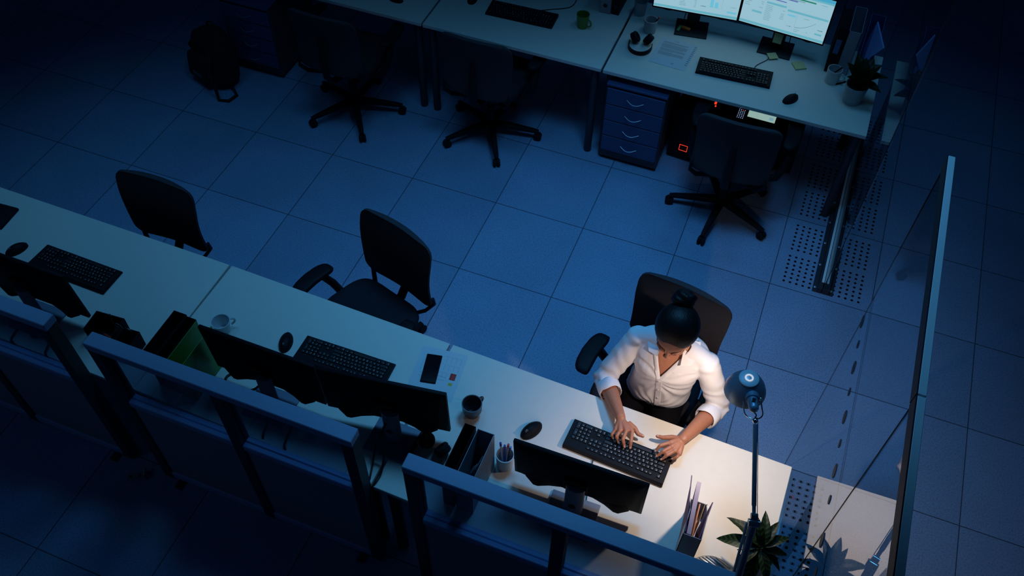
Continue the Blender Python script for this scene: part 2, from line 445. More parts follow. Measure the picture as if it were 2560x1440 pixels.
# ------------------------------------------------------------------ near partitions
def partition(label, x0, x1, y):
    t = thing('partition', label, 'partition', ((x0 + x1) / 2, y, 0), 0, 'low framed partitions behind the near desks')
    h = (x1 - x0) / 2; T = .033; top = 1.2
    MB().b2((-h, -T, top - .045), (h, T, top), .003, 1).build('top_rail', M['alu'], t, 30)
    MB().b2((-h + .05, -.026, .715), (h - .05, .026, .755), .003, 1).build('middle_rail', M['alu'], t, 30)
    MB().b2((-h + .05, -.026, .02), (h - .05, .026, .075), .003, 1).build('bottom_rail', M['alu'], t, 30)
    for x in (-h + .027, 0, h - .027):
        MB().b2((x - .027, -.03, .012), (x + .027, .03, top - .044), .003, 1).build('post', M['post'], t, 30)
    for a, b in ((-h + .054, -.027), (.027, h - .054)):
        MB().b2((a, -.004, .755), (b, .004, top - .044)).build('glass_pane', M['pglass'], t, 0)
        MB().b2((a, -.018, .075), (b, .018, .716), .002, 1).build('fabric_panel', M['fabricp'], t, 0)
    for x in (-h + .1, h - .1):
        MB().b2((x - .02, -.07, 0), (x + .02, .07, .014), .003, 1).cyl((x, 0, .012), (x, 0, .03), .012).build('foot', M['desk_leg'], t, 30)
    return t
partition('grey framed partition cut off by the left edge of the frame', .69, 1.95, -2.40)
partition('grey framed partition in front of the two dark monitor backs', 2.155, 3.392, -2.412)
partition('grey framed partition in front of the woman and her monitor', 3.615, 4.875, -2.432)
t = thing('floor_bracket', 'small metal bracket on the floor in the gap between two partitions', 'bracket', (2.02, -2.50, 0), .5)
MB().b2((-.05, -.025, 0), (.05, .025, .006), .002, 1).b2((.044, -.025, 0), (.05, .025, .05), .002, 1).build('plate', M['steel'], t, 30)
for x in (-.03, .015): MB().cyl((x, 0, .005), (x, 0, .011), .006, n=8).build('bolt', M['black'], t)

# ------------------------------------------------------------------ glass screens
def glass_screen(label, x, y0, y1, h=2.24, dots=None, screws=False):
    t = thing('glass_screen', label, 'glass screen', (x, y0, 0), 0, 'tall glass screens at the right')
    L = y1 - y0
    MB().b2((-.006, .002, .03), (.006, L - .002, h - .012)).build('pane', M['glass'], t, 0)
    MB().b2((-.009, 0, h - .014), (.013, L, h), .001, 1).build('top_edge', M['gcap'], t, 0)
    MB().b2((-.013, 0, h - .052), (-.009, L, h - .001)).build('edge_refraction_strip', M['frame_dark'], t, 0)  # dark strip stands in for refraction along the glass top edge
    for yy in (0, L):
        MB().b2((-.0065, yy - .001, .03), (-.0025, yy + .001, h - .014)).build('edge_seal', M['frame_dark'], t, 0)
    b = MB().b2((-.062, 0, 0), (.062, L, .006), .001, 1).b2((-.036, .0, .006), (-.008, L, .045), .002, 1).b2((.008, 0, .006), (.036, L, .045), .002, 1)
    bc = b.build('base_channel', M['steel'] if not screws else M['desk_leg'], t, 30)
    if screws:
        MB().b2((-.021, .05, .0455), (-.0075, L, .050)).b2((.0085, .05, .0455), (.021, L, .050)).build('channel_trim', M['gcap'], t, 0)
        for k in range(9):
            for x_ in (-.049, .05): MB().lathe([(.009, .006), (.009, .009), (.004, .011)], (x_, .035 + k * .19, 0), 10).build('screw', M['steel'], bc)
    if dots:
        for yy, zz, r in dots:
            n = 20
            MB().rings([[(xx, yy - y0 + math.cos(2 * PI * k / n) * r, zz + math.sin(2 * PI * k / n) * r) for k in range(n)] for xx in (-.0085, -.0062)]).build('marking_dot', M['mark'], t, 30)
    return t
GX = 5.11
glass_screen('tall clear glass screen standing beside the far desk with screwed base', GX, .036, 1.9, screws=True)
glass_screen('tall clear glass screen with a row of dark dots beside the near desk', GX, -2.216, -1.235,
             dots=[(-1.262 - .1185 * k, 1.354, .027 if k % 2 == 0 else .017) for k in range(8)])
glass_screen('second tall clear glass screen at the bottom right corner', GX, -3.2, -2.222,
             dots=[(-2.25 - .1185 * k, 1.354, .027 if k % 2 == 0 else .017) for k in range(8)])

# ------------------------------------------------------------------ office chair (faces +y)
def back_surface():
    b = MB(); H0, H1, W, R = .505, .950, .238, .058
    N, K = 18, 14
    def pt(u, v, side):
        z = H0 + (H1 - H0) * v
        d0 = min(v, 1 - v) * (H1 - H0)
        w = W * (1.0 - .035 * math.sin(PI * min(1, v / .7)) )
        if d0 < R: w = w - R + math.sqrt(max(0, R * R - (R - d0) ** 2))
        x = u * w
        th = .014 * (1 - .55 * abs(u) ** 4)
        y = -.243 - .028 * v ** 2 + .035 * math.sin(v * PI) * .5 + .020 * u * u
        return Vector((x, y + side * th, z))
    vs = [0.0] + [.5 - .5 * math.cos(PI * k / N) for k in range(1, N)] + [1.0]
    us = [-math.cos(PI * k / K) for k in range(K + 1)]
    rings = []
    for v in vs:
        rings.append([pt(u, v, 1) for u in us] + [pt(u, v, -1) for u in reversed(us)])
    return b.rings(rings)
def make_chair(label):
    t = thing('office_chair', label, 'office chair', (0, 0, 0), 0, 'black swivel office chairs')
    # seat: rounded cushion
    b = MB(); rings = []
    for z, sc in ((.425, .86), (.432, .95), (.455, 1.0), (.478, .985), (.49, .93), (.494, .80)):
        r = []
        for k in range(40):
            a = 2 * PI * k / 40; c, s_ = math.cos(a), math.sin(a)
            e = .42
            x = .245 * math.copysign(abs(c) ** e, c); y = .235 * math.copysign(abs(s_) ** e, s_)
            r.append(Vector((x * sc * (1 - .10 * max(0, -y) / .235), .045 + y * sc, z + .018 * (x / .245) ** 2 * (z > .45))))
        rings.append(r)
    b.rings(rings).build('seat', M['chairfab'], t, 60)
    back_surface().build('backrest', M['chairback'], t, 60)
    MB().tube([(0, .02, .40), (0, -.12, .395), (0, -.225, .42), (0, -.285, .50), (0, -.298, .60), (0, -.292, .70), (0, -.282, .80)], [.026, .026, .026, .025, .023, .021, .017], 12, flat=.75, up=(0, 0, 1)).build('back_support', M['black'], t, 60)
    MB().tube([(-.222, -.238, .56), (-.222, -.246, .51), (-.185, -.215, .455), (-.11, -.15, .42), (0, -.12, .41), (.11, -.15, .42), (.185, -.215, .455), (.222, -.246, .51), (.222, -.238, .56)], [.012, .014, .015, .016, .018, .016, .015, .014, .012], 10, flat=.7).build('back_yoke', M['black'], t, 60)
    MB().b2((-.10, -.13, .375), (.10, .13, .43), .02, 3).build('tilt_mechanism', M['blackm'], t)
    MB().cyl((0, 0, .10), (0, 0, .25), .028).cyl((0, 0, .25), (0, 0, .38), .017).build('gas_lift', M['black'], t)
    for s_ in (-1, 1):
        a = MB().tube([(s_ * .09, -.03, .405), (s_ * .20, -.05, .405), (s_ * .270, -.04, .43), (s_ * .300, -.02, .50), (s_ * .308, .02, .58), (s_ * .302, .06, .638)], [.02, .02, .021, .021, .020, .018], 10, flat=1.2).build('armrest', M['black'], t, 60)
        p = MB(); rings = []
        for z, sc in ((.634, .8), (.640, .97), (.652, 1.0), (.661, .93), (.664, .75)):
            r = []
            for k in range(24):
                an = 2 * PI * k / 24; c, sn = math.cos(an), math.sin(an)
                x = .043 * math.copysign(abs(c) ** .5, c); y = .13 * math.copysign(abs(sn) ** .5, sn)
                r.append(Vector((s_ * .302 + x * sc - s_ * .018 * (y / .13) ** 2, .108 + y * sc, z)))
            rings.append(r)
        p.rings(rings).build('arm_pad', M['black'], a, 60)
    MB().lathe([(.034, .075), (.046, .085), (.046, .115), (.03, .13)], n=20).build('hub', M['black'], t)
    for k in range(5):
        an = 2 * PI * k / 5
        lg = MB().rings([[(x, sy * wd, z + sz * hh) for sy, sz in ((-1, -1), (1, -1), (1, .4), (.6, 1), (-.6, 1), (-1, .4))]
                         for x, wd, z, hh in ((.035, .026, .10, .020), (.16, .021, .092, .017), (.30, .016, .078, .012), (.335, .013, .074, .009))]).build('base_leg', M['black'], t, 30, rz=an)
        c = MB()
        for sy in (-1, 1):
            c.lathe([(.010, -.009), (.024, -.009), (.0275, -.004), (.0275, .006), (.022, .010), (.008, .011)], (.330, sy * .013, .0275), 16, axis=(0, sy, 0))
        c.cyl((.330, 0, .03), (.330, 0, .075), .007, n=8).b2((.318, -.008, .02), (.345, .008, .056), .004, 1)
        c.build('caster', M['blackm'], lg)
    return t
def set_base(ch, ang):
    for k, l in enumerate(sorted(kids(ch, 'base_leg'), key=lambda o: o.rotation_euler.z)): l.rotation_euler.z = ang + 2 * PI * k / 5
CH0 = make_chair('black office chair pulled up to the dim far desk beside the backpack')
CH0.location = (1.738, .47, 0); CH0.rotation_euler.z = 0
R_ = math.radians
chairs = [(CH0, 233 - 0)]
for loc, rz, base, lb in (
    ((2.715, .612, 0), 0, 226.7, 'black office chair at the far desk with the green mug'),
    ((4.372, .487, 0), 0, 190.4, 'black office chair below the two lit monitors'),
    ((1.645, -1.610, 0), 180, 202, 'black chair tucked under the left near desk showing only its backrest'),
    ((2.874, -1.425, 0), 163, 214, 'black chair turned askew at the empty middle near desk'),
    ((4.348, -1.275, 0), 170.5, 207, 'black chair the woman sits on')):
    c = dup(CH0, loc=loc, rz=R_(rz), label=lb); chairs.append((c, base - rz))
for c, b in chairs: set_base(c, R_(b))
kids(chairs[3 - 1][0], 'armrest')[0].location.x = .03

# ------------------------------------------------------------------ drawer pedestals
def pedestal(label, x0, x1, y, h):
    t = thing('drawer_pedestal', label, 'drawer unit', (x0, y, 0), 0, 'blue fronted drawer units')
    W = x1 - x0
    MB().b2((0, .022, .03), (W, .55, h), .003, 1).build('body', M['pedestal'], t, 0)
    MB().b2((.0, .001, h - .012), (W, .55, h + .006), .003, 1).build('top_panel', M['blue'], t, 0)
    n = 4; z0 = .10; dh = (h - .025 - z0) / n
    for k in range(n):
        d = MB().b2((.008, 0, z0 + dh * k + .003), (W - .008, .021, z0 + dh * (k + 1) - .003), .003, 1).build('drawer', M['blue'], t, 0)
        zc = z0 + dh * (k + .55)
        MB().tube([(W / 2 - .055 + .11 * i / 8, -.004 - .022 * math.sin(PI * i / 8), zc - .012 * math.sin(PI * i / 8)) for i in range(9)], [.0028] * 9, 8).build('handle', M['steel'], d)
    for x in (.04, W - .04):
        for yy in (.07, .5): MB().cyl((x, yy, 0), (x, yy, .032), .016, n=12).build('castor', M['black'], t)
    return t
pedestal('blue four drawer unit under the lit far desk', 3.49, 3.885, .64, .645)
pedestal('dim blue four drawer unit behind the backpack', .69, 1.085, .555, .60)

# ------------------------------------------------------------------ keyboards (user side is -y)
def key_list():
    u = .0187; out = []
    x0 = -11.25 * u; y0 = -.064
    rows = [(0, [1.25, 1.25, 1.25, 6.25, 1.25, 1.25, 1.25, 1.25]), (1, [2.25] + [1] * 10 + [2.75]), (2, [1.75] + [1] * 11 + [2.25]),
            (3, [1.5] + [1] * 12 + [1.5]), (4, [1] * 13 + [2])]
    for r, ws in rows:
        x = 0
        for wd in ws: out.append((x0 + (x + wd / 2) * u, y0 + (r + .5) * u, wd * u, u)); x += wd
    yf = y0 + 5.9 * u
    for x in [0, 2, 3, 4, 5, 6.5, 7.5, 8.5, 9.5, 11, 12, 13, 14]: out.append((x0 + (x + .5) * u, yf, u, u * .8))
    nx = 15.25
    for k in range(3):
        out.append((x0 + (nx + k + .5) * u, yf, u, u * .8))
        for r in (3, 4): out.append((x0 + (nx + k + .5) * u, y0 + (r + .5) * u, u, u))
        out.append((x0 + (nx + k + .5) * u, y0 + .5 * u, u, u))
    out.append((x0 + (nx + 1.5) * u, y0 + 1.5 * u, u, u))
    px = 18.5
    for r in range(1, 5):
        for k in range(3): out.append((x0 + (px + k + .5) * u, y0 + (r + .5) * u, u, u))
    out.append((x0 + (px + 1) * u, y0 + .5 * u, 2 * u, u)); out.append((x0 + (px + 2.5) * u, y0 + .5 * u, u, u))
    out.append((x0 + (px + 3.5) * u, y0 + 1 * u, u, 2 * u)); out.append((x0 + (px + 3.5) * u, y0 + 3 * u, u, 2 * u)); out.append((x0 + (px + 3.5) * u, y0 + 4.5 * u, u, u))
    return out
KEYS = key_list()
def add_key(b, k, legend=True):
    x, y, wx, wy = k
    z0 = .014 + (y + .064) * .055; hh = .0075
    a = [(x + sx * (wx / 2 - .0009), y + sy * (wy / 2 - .0009), z0) for sx, sy in ((-1, -1), (1, -1), (1, 1), (-1, 1))]
    c = [(x + sx * (wx / 2 - .0028), y + sy * (wy / 2 - .0028) + .0004, z0 + hh) for sx, sy in ((-1, -1), (1, -1), (1, 1), (-1, 1))]
    b.rings([a, c])
    if legend and wx < .06:
        rr = random.Random(int(x * 1e5) * 7 + int(y * 1e5))
        zt = z0 + hh + .0003; lx = x - wx / 2 + .0048
        for q in range(rr.choice((1, 1, 2))):
            ww, hq = rr.uniform(.0022, .0042), rr.uniform(.0020, .0038)
            cx, cy = lx + rr.uniform(0, .002), y + (.0026 if q == 0 else -.0034)
            b.quad([(cx, cy - hq / 2, zt), (cx + ww, cy - hq / 2, zt), (cx + ww, cy + hq / 2, zt), (cx, cy + hq / 2, zt)], M['legend'])
def kb_body(b):
    prof = [(-.074, .0), (-.075, .008), (-.070, .0145), (.070, .0225), (.0765, .016), (.0765, 0)]
    b.rings([[(x, p[0], p[1]) for p in prof] for x in (-.230, -.2285, .2285, .230)])
def keyboard(label, loc, rz, single=False):
    t = thing('keyboard', label, 'keyboard', loc, rz, 'black keyboards')
    b = MB(); kb_body(b); b.build('case', M['black'], t, 30)
    if single:
        for k in KEYS:
            b = MB(); add_key(b, k); b.build('key', M['key'], t, 0)
    else:
        b = MB()
        for k in KEYS: add_key(b, k)
        b.build('key_block', M['key'], t, 0)
    return t
ZD = .73
keyboard('black keyboard under the typing woman\'s hands', (4.322, -1.849, ZD), R_(180 - 3), True)
kbM = keyboard('black keyboard behind the two dark monitor backs', (2.995, -1.876, ZD), R_(180 + 1))
dup(kbM, loc=(1.474, -1.878, ZD), rz=R_(180 - 1), label='black keyboard on the left near desk behind the slanted monitor')
dup(kbM, loc=(2.783, .992, ZD), rz=R_(2), label='black keyboard on the far desk left of the green mug')
dup(kbM, loc=(4.217, .928, ZD), rz=R_(3), label='black keyboard below the two lit monitors')

# ------------------------------------------------------------------ mice
def mouse(label, loc, rz):
    t = thing('computer_mouse', label, 'mouse', loc, rz, 'black computer mice')
    b = MB(); rings = []
    for k in range(13):
        s_ = k / 12; y = -.056 + .112 * s_
        wv = .033 * math.sin(PI * min(max(s_ * .96 + .02, 0), 1)) ** .42
        h = .036 * math.sin(PI * (s_ * .86 + .05)) ** .6
        rings.append([Vector((wv * math.cos(a), y, max(0, h * math.sin(a)))) for a in [PI * q / 12 for q in range(13)]] + [Vector((wv * math.cos(a) * .95, y, 0)) for a in [PI - PI * q / 3 for q in range(1, 3)]])
    b.rings(rings).build('shell', M['black'], t, 60)
    MB().cyl((-.004, .028, .031), (.004, .028, .031), .008, n=14).build('scroll_wheel', M['greycable'], t)
    return t
m0 = mouse('black mouse left of the typing woman\'s keyboard', (3.934, -1.888, ZD), R_(180 - 28))
for loc, rz, lb in (((2.684, -1.878, ZD), 180 + 18, 'black mouse beside the middle near keyboard'),
                    ((1.115, -1.885, ZD), 180 - 25, 'black mouse beside the left near keyboard'),
                    ((4.588, .812, ZD), -35, 'black mouse right of the keyboard under the lit monitors'),
                    ((2.414, 1.03, ZD), 10, 'black mouse at the top edge near the chair with the tall back'),
                    ((1.94, .835, ZD), 80, 'black mouse alone on the dim upper left desk')):
    dup(m0, loc=loc, rz=R_(rz), label=lb)

# ------------------------------------------------------------------ mugs and cups
def cup(name, label, cat, loc, prof, mt, handle=None, rz=0, group=None, hr=.026, hz=.045, part='cup_body'):
    t = thing(name, label, cat, loc, rz, group)
    MB().lathe(prof).build(part, mt, t, 50)
    if handle:
        hx = handle
        MB().tube([(hx + hr * math.sin(PI * i / 10) * 1.1, 0, hz + hr * math.cos(PI * i / 10)) for i in range(11)], .0055, 8).build('handle', mt, t, 60)
    return t
def mprof(rb, rt, h, th=.004): return [(rb * .6, 0), (rb, 0), (rb, .003), (rt, h), (rt - th, h), (rb - th, .007), (0.001, .006)]
cup('mug', 'green ceramic mug on the middle far desk', 'mug', (3.19, 1.03, ZD), mprof(.034, .043, .095), M['greenc'], .038, R_(-18))
cup('mug', 'dark bowl shaped mug on the near desk beside the black magazine file', 'mug', (3.657, -1.905, ZD),
    [(.02, 0), (.029, 0), (.033, .022), (.044, .042), (.046, .09), (.042, .09), (.040, .045), (.029, .024), (.02, .006), (.001, .005)], M['darkc'], .043, R_(65), hr=.02, hz=.062)
cup('mug', 'pale mug behind the left of the two dark monitor backs', 'mug', (2.372, -1.925, ZD), mprof(.03, .045, .075), M['white'], .042, R_(52), hr=.02, hz=.045)
cup('pen_cup', 'white cup holding one red tipped pen beside the headphones', 'cup', (3.61, 1.15, ZD), mprof(.04, .043, .09), M['whitep'])
cup('tumbler', 'pale plain tumbler half cut by the top edge', 'cup', (3.497, 1.31, ZD), mprof(.036, .044, .10, .002), M['whitep'])
cup('mug', 'white mug with a pen inside next to the far plant', 'mug', (4.79, 1.09, ZD), mprof(.042, .045, .092), M['white'], .042, R_(-12))
cup('pen_cup', 'white pen pot full of pens beside the grey magazine file', 'cup', (3.886, -2.085, ZD), mprof(.036, .040, .092), M['white'])
def pen(label, p0, p1, r, mt, tipm=None, group=None, name='pen'):
    p0 = Vector(p0); p1 = Vector(p1); d = p1 - p0
    t = thing(name, label, 'pen', p0, 0, group); e = d
    MB().tube([V(0, 0, 0), e * .04, e * .10, e * .86], [r * .25, r * .8, r, r], 10).build('barrel', mt, t, 60)
    MB().tube([e * .86, e * .87, e], [r * 1.1, r * 1.25, r * 1.2], 10).build('cap', tipm or mt, t, 60)
    return t
PC = V(3.886, -2.085, ZD)
for dx, dy, tx, ty, hgt, mt, cm, lb in (
    (-.018, .004, -.026, .012, .155, M['whitepen'], M['bluepen'], 'thin pale pen with dark cap leftmost in the near pen pot'),
    (-.004, .004, -.006, .010, .15, M['bluepen'], M['bluepen'], 'thick blue pen in the near pen pot'),
    (.005, .010, .008, .018, .155, M['whitepen'], M['redp'], 'red capped white pen in the near pen pot'),
    (.014, .012, .020, .012, .15, M['darkc'], M['bluepen'], 'dark pen standing right of the red capped pen'),
    (.018, .002, .062, .016, .135, M['bluepen'], M['bluepen'], 'dark blue pen leaning furthest right out of the near pen pot')):
    pen(lb, PC + V(dx * .6, dy * .6, .008), PC + V(tx, ty, hgt), .0042, mt, cm, 'pens in the near pen pot')
pen('red tipped dark pen leaning in the far white cup', (3.604, 1.135, ZD + .01), (3.660, 1.156, ZD + .115), .0045, M['black'], M['redp'])
pen('black pen lying across the rim inside the white far mug', (4.765, 1.085, ZD + .03), (4.826, 1.10, ZD + .105), .0045, M['black'])
pen('black pen lying on the far desk against the plant pot', (4.82, 1.06, ZD + .0062), (4.895, 1.13, ZD + .0062), .005, M['black'])

# ------------------------------------------------------------------ plants
def leaf_mesh(n=14, W=.30, droop=.35):
    b = MB(); rows = []
    for i in range(n + 1):
        s_ = i / n; wd = W * .5 * math.sin(PI * s_ ** .8) ** .8 if 0 < s_ < 1 else .004
        z = .30 * s_ - (droop + .30) * s_ ** 2
        rows.append([b.bm.verts.new((u * wd, s_ * .95, z + abs(u) * wd * .45 + .01 * math.sin(s_ * 22) * abs(u))) for u in (-1, -.5, 0, .5, 1)])
    for a, c in zip(rows, rows[1:]):
        for k in range(4): b.bm.faces.new((a[k], a[k + 1], c[k + 1], c[k]))
    r = bmesh.ops.solidify(b.bm, geom=list(b.bm.faces), thickness=.012)
    return b
LEAF = {}
def leaf(parent, key, W, droop, scale, loc, yaw, pitch, roll, mt):
    k = (key, W, droop, scale)
    if k not in LEAF:
        b = leaf_mesh(W=W, droop=droop)
        for v in b.bm.verts: v.co *= scale
        o = b.build('leaf', mt, parent, 60); LEAF[k] = o.data
    else:
        o = bpy.data.objects.new('leaf', LEAF[k]); COL.objects.link(o); o.parent = parent
    o.location = loc
    o.rotation_euler = (Matrix.Rotation(yaw, 3, 'Z') @ Matrix.Rotation(pitch, 3, 'X') @ Matrix.Rotation(roll, 3, 'Y')).to_euler()
    return o
def pot(t, rb, rt, h, mt):
    MB().lathe([(rb * .7, 0), (rb, 0), (rt, h), (rt - .005, h), (rt - .007, h - .018), (rb * .3, h - .02)], n=32).build('pot', mt, t, 50)
    MB().lathe([(.001, h - .024), (rt - .008, h - .024), (rt - .012, h - .014), (.001, h - .012)], n=20).build('soil', M['soil'], t)
tp = thing('potted_plant', 'striped leaf plant in a pale pot at the foot of the lamp', 'plant', (4.984, -2.138, ZD), 0, 'potted plants')
pot(tp, .042, .054, .115, M['white'])
for yaw, sc, pi_, ro, z in ((58, .165, 12, 10, .16), (90, .17, -6, -10, .155), (6, .135, 34, 5, .17), (-50, .125, 14, 0, .165), (-78, .112, 0, 8, .15), (-104, .115, -14, -8, .14),
                            (172, .17, -20, 0, .14), (140, .13, -10, 12, .15), (30, .11, 50, -10, .17), (-20, .12, 28, 0, .17), (-150, .13, -10, 4, .15)):
    lf = leaf(tp, 'a', .33, .30, sc, (.008 * -math.sin(R_(yaw)) - .01, .008 * math.cos(R_(yaw)) + .012, z), R_(yaw), R_(pi_), R_(ro), M['leafA'])
    MB().tube([(0, -z * .55, -.06), (0, -.02, -.012), (0, 0.01, .002)], .0022, 6).build('leaf_stalk', M['stem'], lf)
tf = thing('potted_plant', 'dark leaved plant in a pale pot on the far desk corner', 'plant', (4.932, .945, ZD), 0, 'potted plants')
pot(tf, .053, .068, .125, M['whitep'])
for yaw, sc, pi_, ro, z in ((20, .185, 62, 10, .14), (-20, .18, 60, 0, .14), (-70, .17, 34, -12, .15), (60, .15, 60, 0, .14), (-110, .14, 26, 0, .14), (120, .12, 62, 0, .13), (-50, .16, 55, 0, .16), (170, .11, 66, 0, .14), (-85, .14, 55, 0, .15), (0, .16, 76, 0, .15)):
    leaf(tf, 'b', .62, .22, sc, (.012 * -math.sin(R_(yaw)), .012 * math.cos(R_(yaw)), z - .03), R_(yaw), R_(pi_), R_(ro), M['leafB'])

# ------------------------------------------------------------------ monitors (screen faces -y, origin at stand base centre)
def monitor(label, loc, rz, base_rz=0.0, tilt=0.0, shift=0.0, zc=.235, W=.552, H=.325, ui=None, dy=0.0, own=False, name='monitor'):
    t = thing(name, label, 'monitor', loc, rz, 'dark backed desktop monitors' if ui is None else 'lit desktop monitors')
    def rt(b):
        b_ = Matrix.Rotation(base_rz, 4, 'Z')
        bmesh.ops.transform(b.bm, matrix=b_, verts=b.bm.verts); return b
    rt(MB().b2((-.105, -.088, 0), (.105, .088, .010), .003, 2)).build('stand_base', M['alu_dark'], t, 30)
    nk = MB(); rings = []
    for z in (.008, .23):
        r = []
        for k in range(15):
            a = PI * k / 14
            r.append(Vector((.041 * math.cos(a), .028 + dy + .030 * math.sin(a), z)))
        rings.append(r)
    nk.rings(rings, mt=None)
    rt(nk).build('stand_neck', M['alu_dark'], t, 40)
    rt(MB().lathe([(.017, -.001), (.017, .0015)], (0, .0585 + dy, .10), 16, axis=(0, 1, 0))).build('cable_hole', M['frame_dark'], t, 30)
    mx = Matrix.Translation((shift, -.012 + dy, zc)) @ Matrix.Rotation(tilt, 4, 'X')
    def tr(b): bmesh.ops.transform(b.bm, matrix=mx, verts=b.bm.verts); return b
    pn = MB().b2((-W / 2, -.012, -H / 2), (W / 2, .006, H / 2), .004, 2)
    po = tr(pn).build('panel', M['black'], t, 30)
    bk = MB()
    h2 = H / 2
    bk.rings([[(x, y, z) for x, z in ((-wx, -hz), (wx, -hz), (wx, hz), (-wx, hz))] for y, wx, hz in ((.006, W / 2 - .012, h2 - .010), (.022, W / 2 - .05, h2 - .045), (.030, W / 2 - .10, h2 - .08))])
    bk.b2((-.05, .028, -.05), (.05, .047, .05), .004, 1)
    for s_ in (-1, 1):
        bk.rings([[(s_ * x, y, z) for y, z in ((.004, -h2 - dz), (.006 + dy2, -h2 - dz), (.020 + dy2 * .5, -h2 + .06), (.020, -h2 + .12), (.004, -h2 + .12))]
                  for x, dz, dy2 in ((.06, -.006, .0), (.12, .004, .010), (.165, .014, .024), (.185, .014, .024), (.225, .0, .004))])
    tr(bk).build('back_shell', M['blackm'], t, 30)
    s = MB(); sw, sh = W / 2 - .008, H / 2 - .009
    def q(x0, z0, x1, z1, mt=None, d=0):
        y = -.0125 - .0002 * d
        s.quad([(x0, y, z0), (x1, y, z0), (x1, y, z1), (x0, y, z1)], mt)
    q(-sw, -sh + .004, sw, sh)
    if ui:
        def u(x0, y0, x1, y1, mt, d=1):  # fractions, y from top
            q(-sw + 2 * sw * x0, sh - (2 * sh - .004) * y1, -sw + 2 * sw * x1, sh - (2 * sh - .004) * y0, M[mt], d)
        ui(u, s, lambda x, y: Vector((-sw + 2 * sw * x, -.0132, sh - (2 * sh - .004) * y)))
        tr(s).build('screen', M['scr'], t, 0)
    else:
        tr(s).build('screen', M['scr_own'] if own else M['phone'], t, 0)
    return t
M['alu_dark'] = mat('dark_blue_grey_stand', (.17, .20, .28), .5)
M['stand_black'] = mat('black_stand', (.010, .011, .016), .5)
def text_rows(u, x0, x1, y0, n, dy, rnd, mt='scr_text', two=True, h=.011):
    for k in range(n):
        y = y0 + k * dy
        a = rnd.uniform(.25, .45) * (x1 - x0)
        u(x0, y, x0 + a, y + h, mt)
        if two and rnd.random() < .8: u(x1 - rnd.uniform(.10, .2) * (x1 - x0), y, x1, y + h, mt)
def ui_right(u, s, P):
    rn = random.Random(3)
    u(0, 0, 1, .075, 'scr_bar'); u(0, .075, 1, .115, 'scr_teal')
    u(.12, .22, .60, .245, 'scr_pu'); u(.12, .30, .48, .30 + .02, 'scr_pu', 2)
    u(.12, .15, .80, .18, 'scr_gr'); u(.12, .195, .52, .215, 'scr_or', 2); u(.52, .195, .68, .215, 'scr_text', 2)
    u(.86, .16, .93, .17, 'scr_text')
    u(.015, .34, .245, .385, 'scr_teal'); u(.265, .39, .495, .435, 'scr_teal') ; u(.515, .44, .985, .487, 'scr_teal')
    text_rows(u, .015, .235, .43, 4, .045, rn, two=True); u(.12, .66, .235, .705, 'scr_teal')
    text_rows(u, .265, .49, .47, 10, .037, rn)
    u(.53, .54, .62, .58, 'scr_lb'); u(.72, .55, .78, .56, 'scr_text')
    pts = [P(.64 + .22 * k / 12, .80 - .20 * (k / 12) ** 2) for k in range(13)]
    for a, b in zip(pts, pts[1:]):
        s.quad([a, b, b + Vector((0, 0, .002)), a + Vector((0, 0, .002))], M['scr_dark'])
    u(.635, .52, .637, .80, 'scr_text')
    for k, mt in enumerate(('scr_or', 'scr_bar', 'scr_dark', 'scr_bar')): u(.545 + .017 * k, .80, .555 + .017 * k, .815, mt)
    text_rows(u, .64, .80, .84, 2, .04, rn); u(.90, .72, .96, .73, 'scr_dark'); u(.88, .80, .96, .84, 'scr_teal')
    u(0, .93, 1, .985, 'scr_teal')
def ui_left(u, s, P):
    rn = random.Random(5)
    u(0, 0, 1, .075, 'scr_bar')
    u(.02, .30, .98, .345, 'scr_teal')
    text_rows(u, .03, .28, .42, 6, .045, rn); u(.13, .74, .24, .79, 'scr_teal')
    text_rows(u, .30, .50, .40, 13, .038, rn)
    for k, mt in enumerate(('scr_text', 'scr_dark', 'scr_dark', 'scr_dark', 'scr_bar')): u(.55 + .015 * k, .80, .56 + .015 * k, .815, mt)
    u(.66, .62, .70, .80, 'scr_lb'); u(.715, .67, .755, .80, 'scr_lb'); u(.655, .80, .80, .803, 'scr_text')
    u(.80, .45, .802, .80, 'scr_text'); u(.90, .72, .96, .73, 'scr_text'); u(.87, .83, .98, .875, 'scr_lb')
    u(0, .93, 1, .985, 'scr_teal')
AD = M['alu_dark']
M['alu_dark'] = M['stand_black']
monitor('lit monitor on the left of the pair showing a bar chart', (3.858, 1.275, ZD), R_(5), base_rz=R_(3), ui=ui_left, zc=.29, W=.549)
monitor('lit monitor on the right of the pair showing a rising line chart', (4.408, 1.280, ZD), R_(-5), base_rz=R_(4), ui=ui_right, zc=.29, W=.549)
M['alu_dark'] = AD
monitor('dark monitor seen from behind in front of the woman', (4.228, -2.205, ZD), R_(181), tilt=R_(-6), shift=.002, zc=.228, W=.553, H=.315, dy=-.055, own=True)
monitor('left of the two dark monitor backs on the middle near desk', (2.80, -2.205, ZD), R_(180), shift=.021, zc=.237, W=.560, dy=-.045, tilt=R_(-3))
monitor('right of the two dark monitor backs above the looped headset', (3.385, -2.160, ZD), R_(188.5), base_rz=R_(-9), shift=.032, zc=.237, W=.560, dy=-.045, tilt=R_(-3))
monitor('dark slanted monitor back on the left near desk', (1.512, -2.20, ZD), R_(180), shift=0, zc=.237, W=.555, dy=-.045, tilt=R_(-3))

